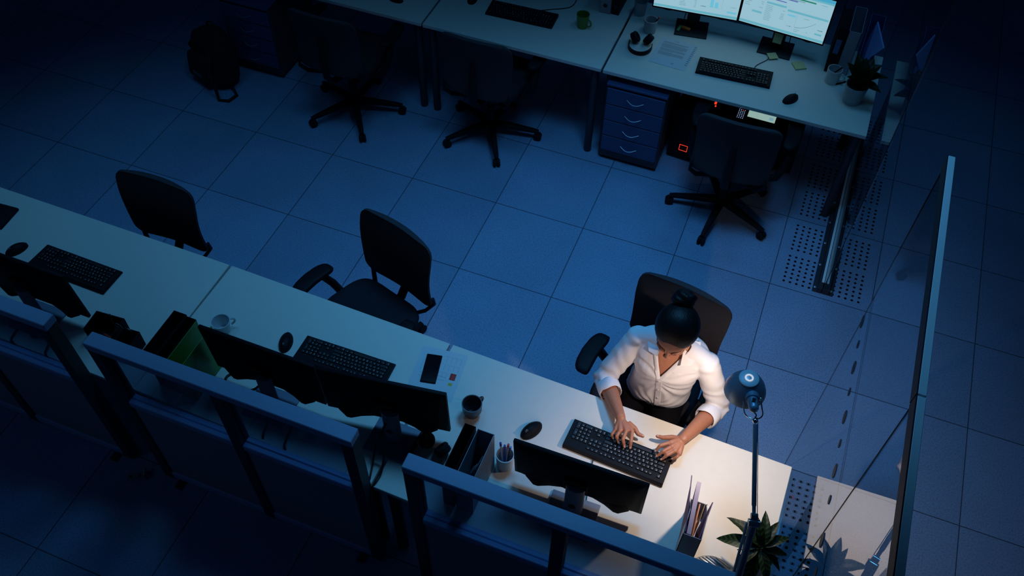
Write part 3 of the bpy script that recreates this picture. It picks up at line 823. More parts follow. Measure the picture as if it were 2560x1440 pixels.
# ------------------------------------------------------------------ cables (each its own thing)
def cable(label, pts, r=.003, mt=None, name='cable', group=None):
    P = [Vector(p) for p in pts]; out = []
    for i in range(len(P) - 1):
        a, b, c, d = P[max(i - 1, 0)], P[i], P[i + 1], P[min(i + 2, len(P) - 1)]
        for k in range(6):
            s_ = k / 6
            out.append(.5 * ((2 * b) + (c - a) * s_ + (2 * a - 5 * b + 4 * c - d) * s_ ** 2 + (3 * b - a - 3 * c + d) * s_ ** 3))
    out.append(P[-1])
    o = MB().tube(out, r, 8).build(name, mt or M['cable'], None, 60)
    return tag(o, label, 'cable', group)
cable('thin black keyboard cable running under the woman\'s monitor', [(4.235, -1.925, .737), (4.242, -2.0, .733), (4.262, -2.09, .7345), (4.30, -2.27, .7335)], .0026)
cable('thick black cable hanging from the right dark monitor stand', [(3.372, -2.145, .90), (3.375, -2.235, .86), (3.40, -2.262, .80), (3.41, -2.325, .742), (3.405, -2.378, .736), (3.39, -2.395, .68)], .0055)
cable('black cable drooping from the neck hole of the right dark monitor', [(3.365, -2.222, .83), (3.35, -2.245, .80), (3.36, -2.30, .75), (3.375, -2.36, .736), (3.378, -2.392, .69)], .004)
cable('black coiled power cable beside the green magazine file', [(2.56, -2.10, .735), (2.53, -2.15, .735), (2.56, -2.19, .735), (2.64, -2.185, .735), (2.69, -2.15, .736), (2.73, -2.10, .80)], .006)
cable('dark cable behind the glass of the middle partition', [(2.93, -2.20, .735), (2.95, -2.33, .736), (2.97, -2.376, .735), (2.985, -2.376, .55)], .005)
cable('second dark cable behind the glass of the middle partition', [(2.82, -2.255, .83), (2.84, -2.30, .76), (2.85, -2.36, .735), (2.86, -2.374, .60)], .005)
cable('black looped cable under the slanted monitor on the left near desk', [(1.50, -2.14, .85), (1.53, -2.25, .80), (1.56, -2.30, .742), (1.60, -2.24, .735), (1.56, -2.18, .80)], .004)
cable('dark cable behind the glass of the left partition', [(1.62, -2.22, .735), (1.66, -2.32, .736), (1.69, -2.364, .735), (1.70, -2.362, .55)], .005)
cable('second dark cable at the left end of the left partition', [(1.45, -2.24, .735), (1.47, -2.34, .737), (1.50, -2.362, .735), (1.51, -2.360, .55)], .005)
cable('thin black keyboard cable curling at the top of the far desk', [(2.88, 1.075, .742), (2.93, 1.12, .734), (3.05, 1.20, .734), (3.06, 1.32, .734)], .0028)
cable('thin keyboard cable up to the right lit monitor', [(4.325, 1.006, .742), (4.33, 1.06, .734), (4.38, 1.14, .734), (4.385, 1.16, .742)], .0024)
cable('short dark cable hanging behind the left lit monitor', [(3.805, 1.31, .86), (3.80, 1.27, .80), (3.815, 1.275, .748)], .003)
cable('thin cable hanging behind the right lit monitor', [(4.475, 1.31, .86), (4.478, 1.30, .80), (4.48, 1.30, .748)], .003)

# ------------------------------------------------------------------ headphones
def headphones(label, loc, rz):
    t = thing('headphones', label, 'headphones', loc, rz, 'black headphones')
    n = 22
    MB().rings([[Vector((rr * math.cos(a) * .92, -rr * math.sin(a) * 1.05 - .0, z)) for rr, z in ((.078, .006), (.083, .006), (.083, .034), (.078, .034))] for a in [-.25 + (PI + .5) * k / n for k in range(n + 1)]]).build('headband', M['black'], t, 50)
    for s_ in (-1, 1):
        c = V(s_ * .047, .050, .036); ax = Vector((-s_ * .78, .1, .62)).normalized()
        e = MB().lathe([(.02, -.016), (.034, -.012), (.036, .0), (.034, .008), (.02, .010)], c, 20, axis=ax).build('ear_cup', M['black'], t, 50)
        MB().lathe([(.020, .009), (.034, .008), (.037, .016), (.033, .024), (.021, .024), (.017, .012)], c, 20, axis=ax).build('cushion', M['blackm'], e, 50)
    return t
headphones('black headphones lying on the far desk beside the printed letter', (3.602, .955, ZD), R_(6))
th = headphones('black headset behind the partition beside the dark monitor stand', (3.565, -2.18, ZD), R_(-12))
MB().tube([(-.083, .01, .02), (-.09, .07, .03), (-.06, .11, .012)], [.003, .003, .005], 8).build('microphone_boom', M['black'], th, 60)

# ------------------------------------------------------------------ papers, phone, sticky notes, small markers
def paper(name, label, loc, rz, w_, h_, deco=None, cat='paper', mt=None, group=None):
    b = MB().b2((-w_ / 2, -h_ / 2, 0), (w_ / 2, h_ / 2, .0006))
    def u(x0, y0, x1, y1, mt_):
        X0, X1 = -w_ / 2 + w_ * x0, -w_ / 2 + w_ * x1; Y0, Y1 = h_ / 2 - h_ * y0, h_ / 2 - h_ * y1
        b.quad([(X0, Y1, .0008), (X1, Y1, .0008), (X1, Y0, .0008), (X0, Y0, .0008)], M[mt_])
    if deco: deco(u)
    o = b.build(name, mt or M['paper'], None, 0, loc=loc, rz=rz)
    return tag(o, label, cat, group)
def letter(u):
    rn = random.Random(2); u(.42, .08, .56, .09, 'paperink')
    y = .15
    for blk in (3, 7, 5, 6):
        for k in range(blk):
            u(.12, y, .88 if k < blk - 1 else rn.uniform(.5, .8), y + .009, 'paperink'); y += .021
        y += .022
    u(.62, .86, .72, .875, 'paperink'); u(.66, .88, .69, .90, 'paperink')
paper('printed_letter', 'printed letter page with dense text and signature beside the headphones', (3.803, .985, ZD + .0009), R_(-3), .215, .285, letter)
paper('paper_sheet', 'plain sheet peeking out under the printed letter', (3.832, .985, ZD), R_(-4.5), .212, .285, lambda u: [u(.90, .08 + .07 * k, .97, .11 + .07 * k, 'paperink') for k in range(11)])
def form(u):
    for r in range(3):
        for c in range(4): u(.52 + .1 * c, .12 + .17 * r, .60 + .1 * c, .123 + .17 * r, 'paperink'); u(.60 + .1 * c, .12 + .17 * r, .604 + .1 * c, .24 + .17 * r, 'paperink')
    u(.78, .44, .90, .58, 'paperred'); u(.80, .64, .88, .70, 'paperyel'); u(.12, .3, .30, .303, 'paperink'); u(.12, .3, .124, .5, 'paperink'); u(.14, .55, .7, .555, 'paperink'); u(.14, .62, .7, .625, 'paperink')
paper('printed_form', 'printed form with a red block lying under the smartphone', (3.420, -1.765, ZD), R_(6), .225, .262, form)
tp_ = thing('smartphone', 'black smartphone lying on the printed form', 'phone', (3.386, -1.755, ZD + .0012), R_(12))
MB().b2((-.037, -.078, 0), (.037, .078, .0075), .0035, 3).build('phone_body', M['black'], tp_, 40)
MB().b2((-.034, -.074, .0074), (.034, .074, .0079), .0, 1).build('phone_screen', M['phone'], tp_, 0)
tag(MB().b2((-.036, -.036, 0), (.036, .036, .009), 0).build('sticky_note_pad', M['sticky'], None, 0, loc=(4.578, 1.158, ZD), rz=R_(32)), 'yellow sticky note pad lying on the desk right of the lit monitor', 'sticky notes')
sn = MB().b2((-.027, -.0012, -.045), (.027, 0, .04))
bmesh.ops.transform(sn.bm, matrix=Matrix.Rotation(R_(-18), 4, 'X'), verts=sn.bm.verts)
for k in range(0): sn.quad([(-.02, -.0014, .028 - .012 * k), (.012, -.0014, .028 - .012 * k), (.012, -.0014, .0305 - .012 * k), (-.02, -.0014, .0305 - .012 * k)], M['paperink'])
tag(sn.build('sticky_note', M['sticky'], None, 0, loc=(4.405, 1.262, ZD + .105), rz=R_(-3)), 'yellow sticky note stuck on the neck of the right lit monitor', 'sticky note')
tag(MB().b2((-.03, -.03, 0), (.03, .03, .0012)).build('sticky_note', M['sticky'], None, 0, loc=(4.405, 1.185, ZD + .0103), rz=R_(30)), 'yellow sticky note lying on the base of the right lit monitor', 'sticky note')
tag(MB().b2((-.009, -.03, 0), (.009, .03, .014), .004, 2).build('marker_cap', M['greenp'], None, 40, loc=(3.785, 1.232, ZD + .0102), rz=R_(-6)), 'small green marker lying on the left lit monitor base', 'marker')
tag(MB().b2((-.030, -.011, 0), (.030, .011, .016), .004, 2).build('marker_cap', M['orange'], None, 40, loc=(3.826, 1.246, ZD + .0102), rz=R_(-12)), 'small orange marker lying on the left lit monitor base', 'marker')
tb = thing('notebook', 'black notebook at the far left edge of the near desk', 'notebook', (.83, -1.735, ZD), R_(4))
MB().b2((-.11, -.075, 0), (.11, .075, .016), .004, 2).build('cover', M['black'], tb, 40)

# ------------------------------------------------------------------ files
def magfile(name, label, x0, x1, y0, y1, h, mt, low=None, group='magazine files', rz=0, wall=.0025, front=True, z=ZD, cat='magazine file'):
    """open-top box; low = height of the +y end (else full)"""
    t = thing(name, label, cat, ((x0 + x1) / 2, (y0 + y1) / 2, z), rz, group)
    a, b = (x1 - x0) / 2, (y1 - y0) / 2; l = h if low is None else low
    MB().b2((-a, -b, 0), (a, b, wall)).build('bottom', mt, t, 0)
    for s_ in (-1, 1):
        x = s_ * a
        MB().rings([[(xx, yy, zz) for yy, zz in ((-b, 0), (b, 0), (b, l), (b - .01 if low else b, l), (-b * .2 if low else -b, h), (-b, h))] for xx in (x, x - s_ * wall)]).build('side_wall', mt, t, 0)
    MB().b2((-a, -b, 0), (a, -b + wall, h)).build('back_wall', mt, t, 0)
    if front: MB().b2((-a, b - wall, 0), (a, b, l)).build('front_wall', mt, t, 0)
    return t
magfile('magazine_file', 'narrow black magazine file left of the grey one by the pen pot', 3.713, 3.762, -2.345, -2.10, .27, M['blackm'])
magfile('magazine_file', 'grey open magazine file beside the pen pot', 3.772, 3.846, -2.345, -2.105, .27, M['greyfile'])
magfile('magazine_file', 'wide black magazine file left of the green one', 2.268, 2.333, -2.295, -2.055, .27, M['blackm'])
magfile('magazine_file', 'narrow black magazine file touching the green one', 2.338, 2.388, -2.30, -2.062, .27, M['black'])
magfile('magazine_file', 'green plastic magazine file beside the left dark monitor back', 2.396, 2.476, -2.305, -2.07, .275, M['greenfile'], front=False)
cl = thing('wire_coil', 'coiled earphone wire standing inside the grey magazine file', 'cable', (3.809, -2.22, ZD + .003), 0)
MB().tube([(.024 * math.cos(a * .9) * .9, .05 * math.cos(a), .10 + .075 * math.sin(a) + .004 * a) for a in [k * .35 for k in range(52)]], .0022, 6).build('wire', M['greycable'], cl, 60)
MB().b2((-.012, -.06, 0), (.012, .05, .10), .008, 2).build('charger', M['black'], cl)
# far right binders
def binder(label, x0, x1, y, h, mt, label_mt=None):
    t = thing('lever_arch_binder', label, 'binder', ((x0 + x1) / 2, y, ZD), 0)
    a = (x1 - x0) / 2
    MB().b2((-a, 0, 0), (a, .004, h), .001, 1).build('spine', mt, t, 0)
    for s_ in (-1, 1): MB().b2((s_ * a - .0015, 0, 0), (s_ * a + .0015, .28, h)).build('cover', mt, t, 0)
    MB().lathe([(.012, 0), (.014, .002), (.008, .003)], (0, -.0005, .06), 16, axis=(0, -1, 0)).build('finger_ring', M['frame_dark'], t)
    if label_mt: MB().b2((-a * .6, -.0015, .14), (a * .6, .0, .24)).build('spine_label', label_mt, t, 0)
    MB().b2((-a + .003, .01, .01), (a - .003, .25, h - .02)).build('pages', M['blackm'], t, 0)
    return t
binder('black lever arch binder with pale label right of the lit monitors', 4.732, 4.786, 1.17, .32, M['blackm'], M['bluefile'])
binder('black binder cut by the top edge right of the grey file', 3.326, 3.372, 1.235, .30, M['black'])
binder('grey binder with round hole cut by the top edge', 3.246, 3.316, 1.225, .30, M['greyfile'])
magfile('magazine_file', 'pale grey magazine file between the black binder and the blue folders', 4.796, 4.868, 1.175, 1.45, .31, M['whitefile'])
magfile('magazine_file', 'blue magazine file holding a leaning blue folder behind the far plant', 4.90, 4.985, 1.16, 1.44, .29, M['bluefile'], low=.13, rz=PI)
fo = thing('folder', 'pale blue folder leaning out of the blue magazine file', 'folder', (4.94, 1.25, ZD), 0)
_c = [Vector(p) - Vector((4.94, 1.25, ZD)) for p in ((4.912, 1.37, .742), (4.938, 1.30, 1.06), (5.012, 1.135, 1.005), (4.935, 1.178, .845))]
MB().rings([[p + Vector((-.003, -.003, 0)) for p in _c], [p + Vector((.003, .003, .002)) for p in _c]]).build('card', M['bluepaper'], fo, 0)
tb2 = magfile('magazine_file', 'grey magazine file full of papers near the lamp foot', 4.672, 4.744, -2.245, -1.985, .295, M['greyfile'], low=.085, wall=.003)
def sheet(name, label, x, y0, y1, z1, th, mt, lean0=0.0, lean1=0.0, group='papers in the near magazine file', cat='papers'):
    o = MB().rings([[(xx, yy, zz) for xx, yy, zz in ((x + dx, y0, ZD + .0045), (x + dx, y1, ZD + .0045), (x + dx + lean1, y1, z1), (x + dx + lean0, y0, z1))] for dx in (0, th)]).build(name, mt, None, 0)
    return tag(o, label, cat, group)
sheet('folder', 'dark folder standing leftmost in the near magazine file', 4.677, -2.235, -2.0, 1.03, .004, M['purple'], .0, -.036, cat='folder')
sheet('paper_stack', 'lilac paper stack standing in the near magazine file', 4.684, -2.235, -2.01, 1.018, .017, M['lilac'], .001, -.014)
sheet('folder', 'amber folder standing in the middle of the near magazine file', 4.708, -2.23, -2.09, 1.0, .005, M['amber'], -.001, -.006, cat='folder')
sheet('index_card', 'tan index card sticking up in the near magazine file', 4.718, -2.17, -2.09, 1.01, .002, M['tan'], .0, .004)
sheet('folder', 'purple folder leaning rightmost in the near magazine file', 4.732, -2.235, -2.075, 1.018, .004, M['purple'], .001, .014, cat='folder')

# pen organiser on the left near desk
to = thing('pen_organiser', 'low black open pen tray behind the partition gap', 'organiser', (1.895, -2.155, ZD), R_(4))
MB().b2((-.075, -.055, 0), (.075, .055, .004)).build('bottom', M['blackm'], to, 0)
for a, b in (((-.075, -.055, 0), (-.071, .055, .105)), ((.071, -.055, 0), (.075, .055, .105)), ((-.075, .051, 0), (.075, .055, .105)), ((-.075, -.055, 0), (.075, -.051, .07))):
    MB().b2(a, b).build('wall', M['blackm'], to, 0)
tc_ = thing('pen_cup', 'square black pen cup right of the low black tray', 'cup', (2.035, -2.175, ZD), R_(4))
MB().b2((-.042, -.042, 0), (.042, .042, .004)).build('bottom', M['blackm'], tc_, 0)
for a, b in (((-.042, -.042, 0), (-.039, .042, .10)), ((.039, -.042, 0), (.042, .042, .10)), ((-.042, .039, 0), (.042, .042, .10)), ((-.042, -.042, 0), (.042, -.039, .10))):
    MB().b2(a, b).build('wall', M['blackm'], tc_, 0)
pen('black pen upright in the square black cup', (2.03, -2.17, ZD + .008), (2.015, -2.15, ZD + .165), .004, M['black'])
pen('dark pen leaning out of the low black tray', (1.935, -2.15, ZD + .008), (1.925, -2.125, ZD + .155), .0035, M['darkc'])
pen('red striped pen lying in the low black tray', (1.86, -2.16, ZD + .0105), (1.955, -2.175, ZD + .0105), .0048, M['redp'], M['whitepen'])
tg = thing('eyeglasses', 'thin framed glasses standing against the black pen tray', 'glasses', (1.985, -2.135, ZD), R_(-5))
for s_ in (-1, 1):
    MB().tube([(s_ * .03 + .022 * math.cos(a), 0, .085 + .019 * math.sin(a)) for a in [2 * PI * k / 16 for k in range(17)]], .0012, 6).build('lens_rim', M['steel'], tg, 60)
MB().tube([(-.008, 0, .09), (0, 0, .094), (.008, 0, .09)], .0012, 6).build('bridge', M['steel'], tg)
for s_ in (-1, 1): MB().tube([(s_ * .052, 0, .088), (s_ * .05, -.03, .04), (s_ * .045, -.04, .0012)], .0014, 6).build('temple_arm', M['steel'], tg, 60)

# ------------------------------------------------------------------ equipment under the lit far desk
tw = thing('computer_tower', 'black computer tower with glowing red square under the far desk', 'computer', (3.99, .85, 0), R_(-4))
MB().b2((-.08, 0, .01), (.09, .42, .44), .006, 2).build('case', M['black'], tw, 30)
b = MB()
for a, c in (((-.001, -.0015, .085), (.002, 0, .135)), ((.053, -.0015, .085), (.056, 0, .135)), ((0, -.0015, .085), (.055, 0, .088)), ((0, -.0015, .132), (.055, 0, .135))): b.b2(a, c)
b.build('red_light_frame', M['led_r'], tw, 0)
for x in (-.06, .07):
    for y in (.04, .38): MB().cyl((x, y, 0), (x, y, .012), .014, n=10).build('foot', M['blackm'], tw)
te = thing('equipment_box', 'black equipment box with blinking dots under the far desk', 'electronics', (4.115, .98, 0), 0)
MB().b2((0, 0, .012), (.62, .36, .345), .005, 2).build('case', M['black'], te, 30)
for x in (.05, .57):
    for y in (.04, .32): MB().cyl((x, y, 0), (x, y, .014), .014, n=10).build('foot', M['blackm'], te)
rn = random.Random(4)
for k in range(26):
    x = .185 + .012 * (k % 4) + rn.uniform(-.001, .001); y = .03 + .0165 * (k // 4)
    MB().lathe([(.0028, .345), (.0028, .3465), (.001, .347)], (x, y, 0), 8).build('indicator_light', M['led_r'] if k in (22, 25) else M['led_w'], te)
MB().b2((.015, .10, .345), (.03, .125, .347)).b2((.024, .075, .345), (.033, .09, .347)).build('red_status_light', M['led_r'], te, 0)
tt = thing('tablet', 'lit tablet lying on the equipment box under the far desk', 'tablet', (4.452, 1.075, .3475), R_(-1))
MB().b2((-.094, -.052, 0), (.094, .052, .008), .003, 2).build('tablet_body', M['black'], tt, 30)
s = MB().quad([(-.09, -.048, .0083), (.09, -.048, .0083), (.09, .048, .0083), (-.09, .048, .0083)])
for x0, y0, x1, y1 in ((-.08, .03, -.02, .033), (-.03, -.04, -.0285, .04), (.0, .032, .07, .035), (.05, -.03, .075, .0), (-.08, .01, -.04, .012), (.0, .012, .04, .014)):
    s.quad([(x0, y0, .0085), (x1, y0, .0085), (x1, y1, .0085), (x0, y1, .0085)], M['scr_text'])
s.build('tablet_screen', M['tab'], tt, 0)

tag(MB().b2((-.008, -.011, 0), (.008, .011, .010), .003, 1).build('plastic_clip', M['redp'], None, 30, loc=(5.19, -1.36, 0.0), rz=.3), 'small red plastic clip lying on the perforated tile by the lamp desk', 'clip')

# ------------------------------------------------------------------ ribbed dish
td = thing('ribbed_dish', 'round ribbed silver dish behind the partition beside the paper file', 'dish', (4.835, -2.262, ZD), R_(-20))
b = MB(); n = 40
b.lathe([(.05, 0), (.082, .004), (.098, .02), (.1, .022), (.097, .024), (.001, .024)], n=48)
b.build('dish', M['ribbed'], td, 50)
for k in range(-8, 9):
    y = k * .0112; hw = math.sqrt(max(0, .096 ** 2 - y * y))
    if hw > .01: MB().tube([(-hw, y, .024), (hw, y, .024)], .004, 8).build('rib', M['ribbed'], td, 60)

# ------------------------------------------------------------------ desk lamp
EL = V(4.894, -2.19, 1.19); HJ = V(4.7947, -1.886, 1.37); BS = V(4.934, -2.395, .66)
tl = thing('desk_lamp', 'blue grey articulated desk lamp shining on the woman\'s desk', 'lamp', (4.93, -2.37, ZD), 0)
O = V(4.93, -2.37, ZD)
def L_(p): return Vector(p) - O
MB().b2(L_((4.895, -2.425, .73)), L_((4.965, -2.335, .75)), .004, 2).b2(L_((4.895, -2.428, .67)), L_((4.965, -2.408, .735)), .003, 1).b2(L_((4.895, -2.425, .655)), L_((4.965, -2.35, .672)), .003, 1).build('clamp', M['lampm'], tl, 30)
CL = V(4.925, -2.375, .75)
MB().cyl(L_(CL), L_(CL + V(0, 0, .03)), .014).build('swivel', M['chrome'], tl)
LB = CL + V(0, 0, .028)
d1 = (EL - LB).normalized()
MB().tube([L_(LB), L_(EL)], .0135, 10, up=(1, 0, 0)).build('lower_arm', M['lampm'], tl, 60)
MB().tube([L_(LB + V(-.020, .004, .02)), L_(EL + V(-.020, .004, -.02))], .0055, 8).build('lit_edge_rod', M['lampcap'], tl, 60)  # pale rod stands in for the lit left edge of the arm
d2 = (HJ - EL).normalized()
MB().lathe([(.001, -.02), (.015, -.02), (.016, -.012), (.016, .012), (.015, .02), (.001, .02)], L_(EL), 18, axis=(1, .25, 0)).lathe([(.001, -.012), (.011, -.012), (.012, .012), (.001, .014)], L_(EL + d2 * .022 + V(0, 0, .006)), 14, axis=(1, .25, 0)).build('elbow_joint', M['chrome'], tl, 50)
MB().tube([L_(EL + d2 * .01), L_(EL + d2 * .06), L_(EL + d2 * .062), L_(HJ - d2 * .012)], [.007, .007, .0088, .0088], 12).build('upper_arm', M['lampm'], tl, 60)
MB().tube([L_(EL + d2 * .01 + V(.012, .004, 0)), L_(HJ + V(.009, .003, 0))], .0016, 6).build('tension_wire', M['chrome'], tl, 60)
MB().ell(L_(HJ), (.011, .011, .011)).build('head_joint', M['chrome'], tl, 60)
SCN = V(4.7355, -1.726, 1.302)          # rim centre
AX = V(-.03, -.02, 1).normalized()
prof_o = [(.080, 0), (.079, .012), (.072, .036), (.058, .062), (.042, .082), (.036, .090)]
sh_ = MB().lathe(prof_o + [(.034, .088), (.040, .079), (.056, .059), (.070, .034), (.0775, .010), (.0785, 0)], L_(SCN), 40, axis=AX)
# close the ring between inner and outer rim, keep the top open under the cap
sh_.bm.faces.ensure_lookup_table()
big = [f for f in sh_.bm.faces if len(f.verts) > 8]
bmesh.ops.delete(sh_.bm, geom=big, context='FACES_ONLY')
shade = sh_.build('lamp_shade', M['lampm'], tl, 60)
MB().lathe([(.016, .0), (.038, .0), (.038, .004), (.034, .0065), (.016, .0065)], L_(SCN + AX * .0885), 32, axis=AX).build('shade_cap', M['lampcap'], shade, 40)
MB().lathe([(.010, .004), (.0165, .004), (.0165, .0085), (.010, .0085)], L_(SCN + AX * .0885), 24, axis=AX, ring=True).build('cap_ring', M['ring_glow'], shade, 40)
MB().lathe([(.001, .003), (.0105, .003), (.0095, .0068), (.001, .0072)], L_(SCN + AX * .0885), 20, axis=AX).build('cap_knob', M['steel'], shade, 40)
s0 = SCN + V(.026, -.046, .052); s1 = SCN + V(.046, -.122, .072)
MB().tube([L_(s0), L_(s0.lerp(s1, .28)), L_(s0.lerp(s1, .30)), L_(s0.lerp(s1, .85)), L_(s0.lerp(s1, .95)), L_(s1)], [.026, .026, .020, .019, .015, .008], 20).build('lamp_socket', M['lampm'], shade, 45)
MB().box(L_(s0.lerp(s1, .55) + V(-.002, .002, .019)), (.012, .02, .006)).build('switch', M['black'], shade, 30)
p0, p1 = V(4.733, -1.797, 1.335), V(4.797, -1.773, 1.335)
mid = HJ + V(-.002, .006, 0)
side = (p1 - p0)
fk = [p0 + V(0, .012, .002)]
dn = (mid - (p0 + p1) / 2)
for k in range(13):
    a = PI * k / 12
    c = (p0 + p1) / 2 + dn * .62
    fk.append(c - side * .5 * math.cos(a) + dn * .38 * math.sin(a))
fk.append(p1 + V(0, .012, .002))
MB().tube([L_(p) for p in fk], .0028, 8).build('fork', M['chrome'], tl, 60)
for p in (p0, p1): MB().ell(L_(p + V(0, .01, .002)), (.0075, .0075, .0075)).build('fork_pin', M['chrome'], tl, 60)
MB().tube([L_(s1 - V(.0, -.006, .0)), L_(s1 + V(.004, -.010, .002)), L_(s1 + V(.010, -.016, .005)), L_(s1 + V(.012, -.022, .004)), L_(s1 + V(.009, -.027, .002)), L_(s1.lerp(HJ, .75) + V(.006, 0, .003)), L_(HJ + V(.004, .008, .006))], .003, 8).build('lamp_cord', M['cable'], tl, 60)
MB().ell(L_(SCN + AX * .066), (.014, .014, .016)).build('bulb', M['bulb'], shade, 60)
spot('desk_lamp_light', tuple(SCN + AX * .030), tuple(SCN - AX * 1.0 + V(.0, .04, 0)), 13.8, (1.0, .79, .64), 148, .75, .016)

# ------------------------------------------------------------------ backpack
def remesh_bm(b, voxel, smooth=6, fac=.5):
    bmesh.ops.recalc_face_normals(b.bm, faces=b.bm.faces)
    me = bpy.data.meshes.new('tmp'); b.bm.to_mesh(me); b.bm.free()
    o = bpy.data.objects.new('tmp', me); COL.objects.link(o)
    r = o.modifiers.new('r', 'REMESH'); r.mode = 'VOXEL'; r.voxel_size = voxel
    if smooth:
        s_ = o.modifiers.new('s', 'SMOOTH'); s_.iterations = smooth; s_.factor = fac
    bpy.context.view_layer.update()
    dg = bpy.context.evaluated_depsgraph_get()
    nm = bpy.data.meshes.new_from_object(o.evaluated_get(dg))
    bpy.data.objects.remove(o, do_unlink=True); bpy.data.meshes.remove(me)
    return nm
def mesh_build(name, me, mt, parent, smooth=80):
    me.name = name; me.materials.clear(); me.materials.append(mt)
    return link(name, me, parent, smooth)
tbk = thing('backpack', 'black backpack standing on the floor against the dim drawer unit', 'backpack', (.645, .415, 0), R_(-20))
lean = Matrix.Rotation(R_(-8), 3, 'X')
b = MB(); b.box((0, .01, .19), (.36, .20, .36), lean, .07, 4).ell((.03, .03, .37), (.13, .08, .055)).ell((0, -.01, .09), (.20, .13, .085))
mesh_build('bag_body', remesh_bm(b, .012, 5), M['nylon'], tbk)
b = MB(); b.box((-.02, -.115, .15), (.25, .07, .20), lean, .03, 3)
mesh_build('front_pocket', remesh_bm(b, .010, 3), M['nylon'], tbk)
MB().tube([(-.05, .04, .40), (-.04, .045, .445), (0, .05, .46), (.04, .045, .445), (.05, .04, .40)], .009, 8, flat=.6).build('carry_handle', M['nylon'], tbk, 60)
MB().tube([(.10, -.09, .30), (.15, -.16, .22), (.19, -.16, .08), (.21, -.17, .012), (.27, -.13, .012), (.26, -.05, .012), (.17, -.02, .03)], .013, 8, flat=.35).build('shoulder_strap', M['nylon'], tbk, 60)
MB().tube([(-.09, -.08, .34), (-.17, -.07, .26), (-.18, -.03, .12), (-.13, 0, .05)], .013, 8, flat=.35).build('shoulder_strap', M['nylon'], tbk, 60)
MB().b2((-.07, -.158, .10), (.03, -.154, .13), .001, 1).build('pocket_tag', M['greycable'], tbk, 0)

# ------------------------------------------------------------------ the woman
PW = V(4.362, -1.30, 0)
tw_ = thing('person', 'woman in white shirt, dark hair in a bun, typing at the lamp lit desk', 'person', PW, 0)
HEAD = V(4.409, -1.466, 1.170)
HF = V(-.05, -.80, -.60).normalized(); HU0 = V(.02, -.60, .80)
HR = HF.cross(HU0).normalized(); HU = HR.cross(HF).normalized()
HM = Matrix((HR, HF, HU)).transposed()
def hd(r, f, u): return HEAD + HR * r + HF * f + HU * u
def cap(b, p0, p1, r0, r1, n=16):
    p0 = Vector(p0); p1 = Vector(p1)
    b.tube([p0, p0.lerp(p1, .5), p1], [r0, (r0 + r1) / 2, r1], n); b.ell(p0, (r0,) * 3, None, 14, 10); b.ell(p1, (r1,) * 3, None, 14, 10)
SHR, SHL = V(4.252, -1.385, .958), V(4.574, -1.400, .948)
ELR, ELL = V(4.150, -1.500, .735), V(4.681, -1.440, .715)
WRR, WRL = V(4.2882, -1.7126, .793), V(4.5721, -1.7147, .793)
def torso(b, k=1.0, z0=.5, extra=0.0):
    data = [(.50, 4.37, -1.33, .165, .12, .12), (.60, 4.385, -1.355, .158, .125, .115), (.68, 4.395, -1.375, .140, .135, .10), (.75, 4.402, -1.385, .133, .120, .095),
            (.82, 4.406, -1.39, .140, .118, .095), (.88, 4.408, -1.39, .152, .122, .10), (.94, 4.410, -1.388, .160, .095, .10), (.985, 4.410, -1.385, .155, .072, .088), (1.02, 4.411, -1.385, .11, .058, .068), (1.045, 4.411, -1.388, .07, .05, .055)]
    rings = []
    for z, cx, cy, a, f_, bk in data:
        if z < z0: continue
        r = []
        for i in range(32):
            an = 2 * PI * i / 32; c, s_ = math.cos(an), math.sin(an)
            x = math.copysign(abs(c) ** .85, c) * (a * k + extra); y = (bk if s_ > 0 else f_) * k * math.copysign(abs(s_) ** .9, s_) + math.copysign(extra, s_) * abs(s_)
            r.append(Vector((cx + x, cy + y, z)))
        rings.append(r)
    b.rings(rings)
HANDS = {
 'R': dict(wr=(4.2882,-1.7126,.793), i1=(4.3553,-1.7622,.801), m1=(4.3305,-1.7712,.804), r1=(4.3047,-1.7773,.799), p1=(4.2842,-1.7738,.790),
   i2=(4.3650,-1.8095,.793), m2=(4.3295,-1.8151,.797), r2=(4.2988,-1.8060,.790), p2=(4.2757,-1.7989,.780),
   i3=(4.3693,-1.8255,.765), m3=(4.3440,-1.8289,.764), r3=(4.3125,-1.8168,.763), p3=(4.2852,-1.8080,.762), t0=(4.3254,-1.7245,.786), t1=(4.3608,-1.7340,.780), t2=(4.3821,-1.7524,.775), t3=(4.4049,-1.7531,.772)),
 'L': dict(wr=(4.5721,-1.7147,.793), i1=(4.5260,-1.7524,.801), m1=(4.5371,-1.7711,.804), r1=(4.5538,-1.7842,.799), p1=(4.5766,-1.7853,.790),
   i2=(4.4882,-1.7832,.795), m2=(4.5086,-1.8056,.797), r2=(4.5283,-1.8143,.792), p2=(4.5701,-1.8034,.782),
   i3=(4.4770,-1.8008,.765), m3=(4.4887,-1.8230,.764), r3=(4.5115,-1.8300,.763), p3=(4.5543,-1.8095,.762), t0=(4.5554,-1.7187,.786), t1=(4.5261,-1.7169,.782), t2=(4.4891,-1.7306,.778), t3=(4.4644,-1.7323,.776))}
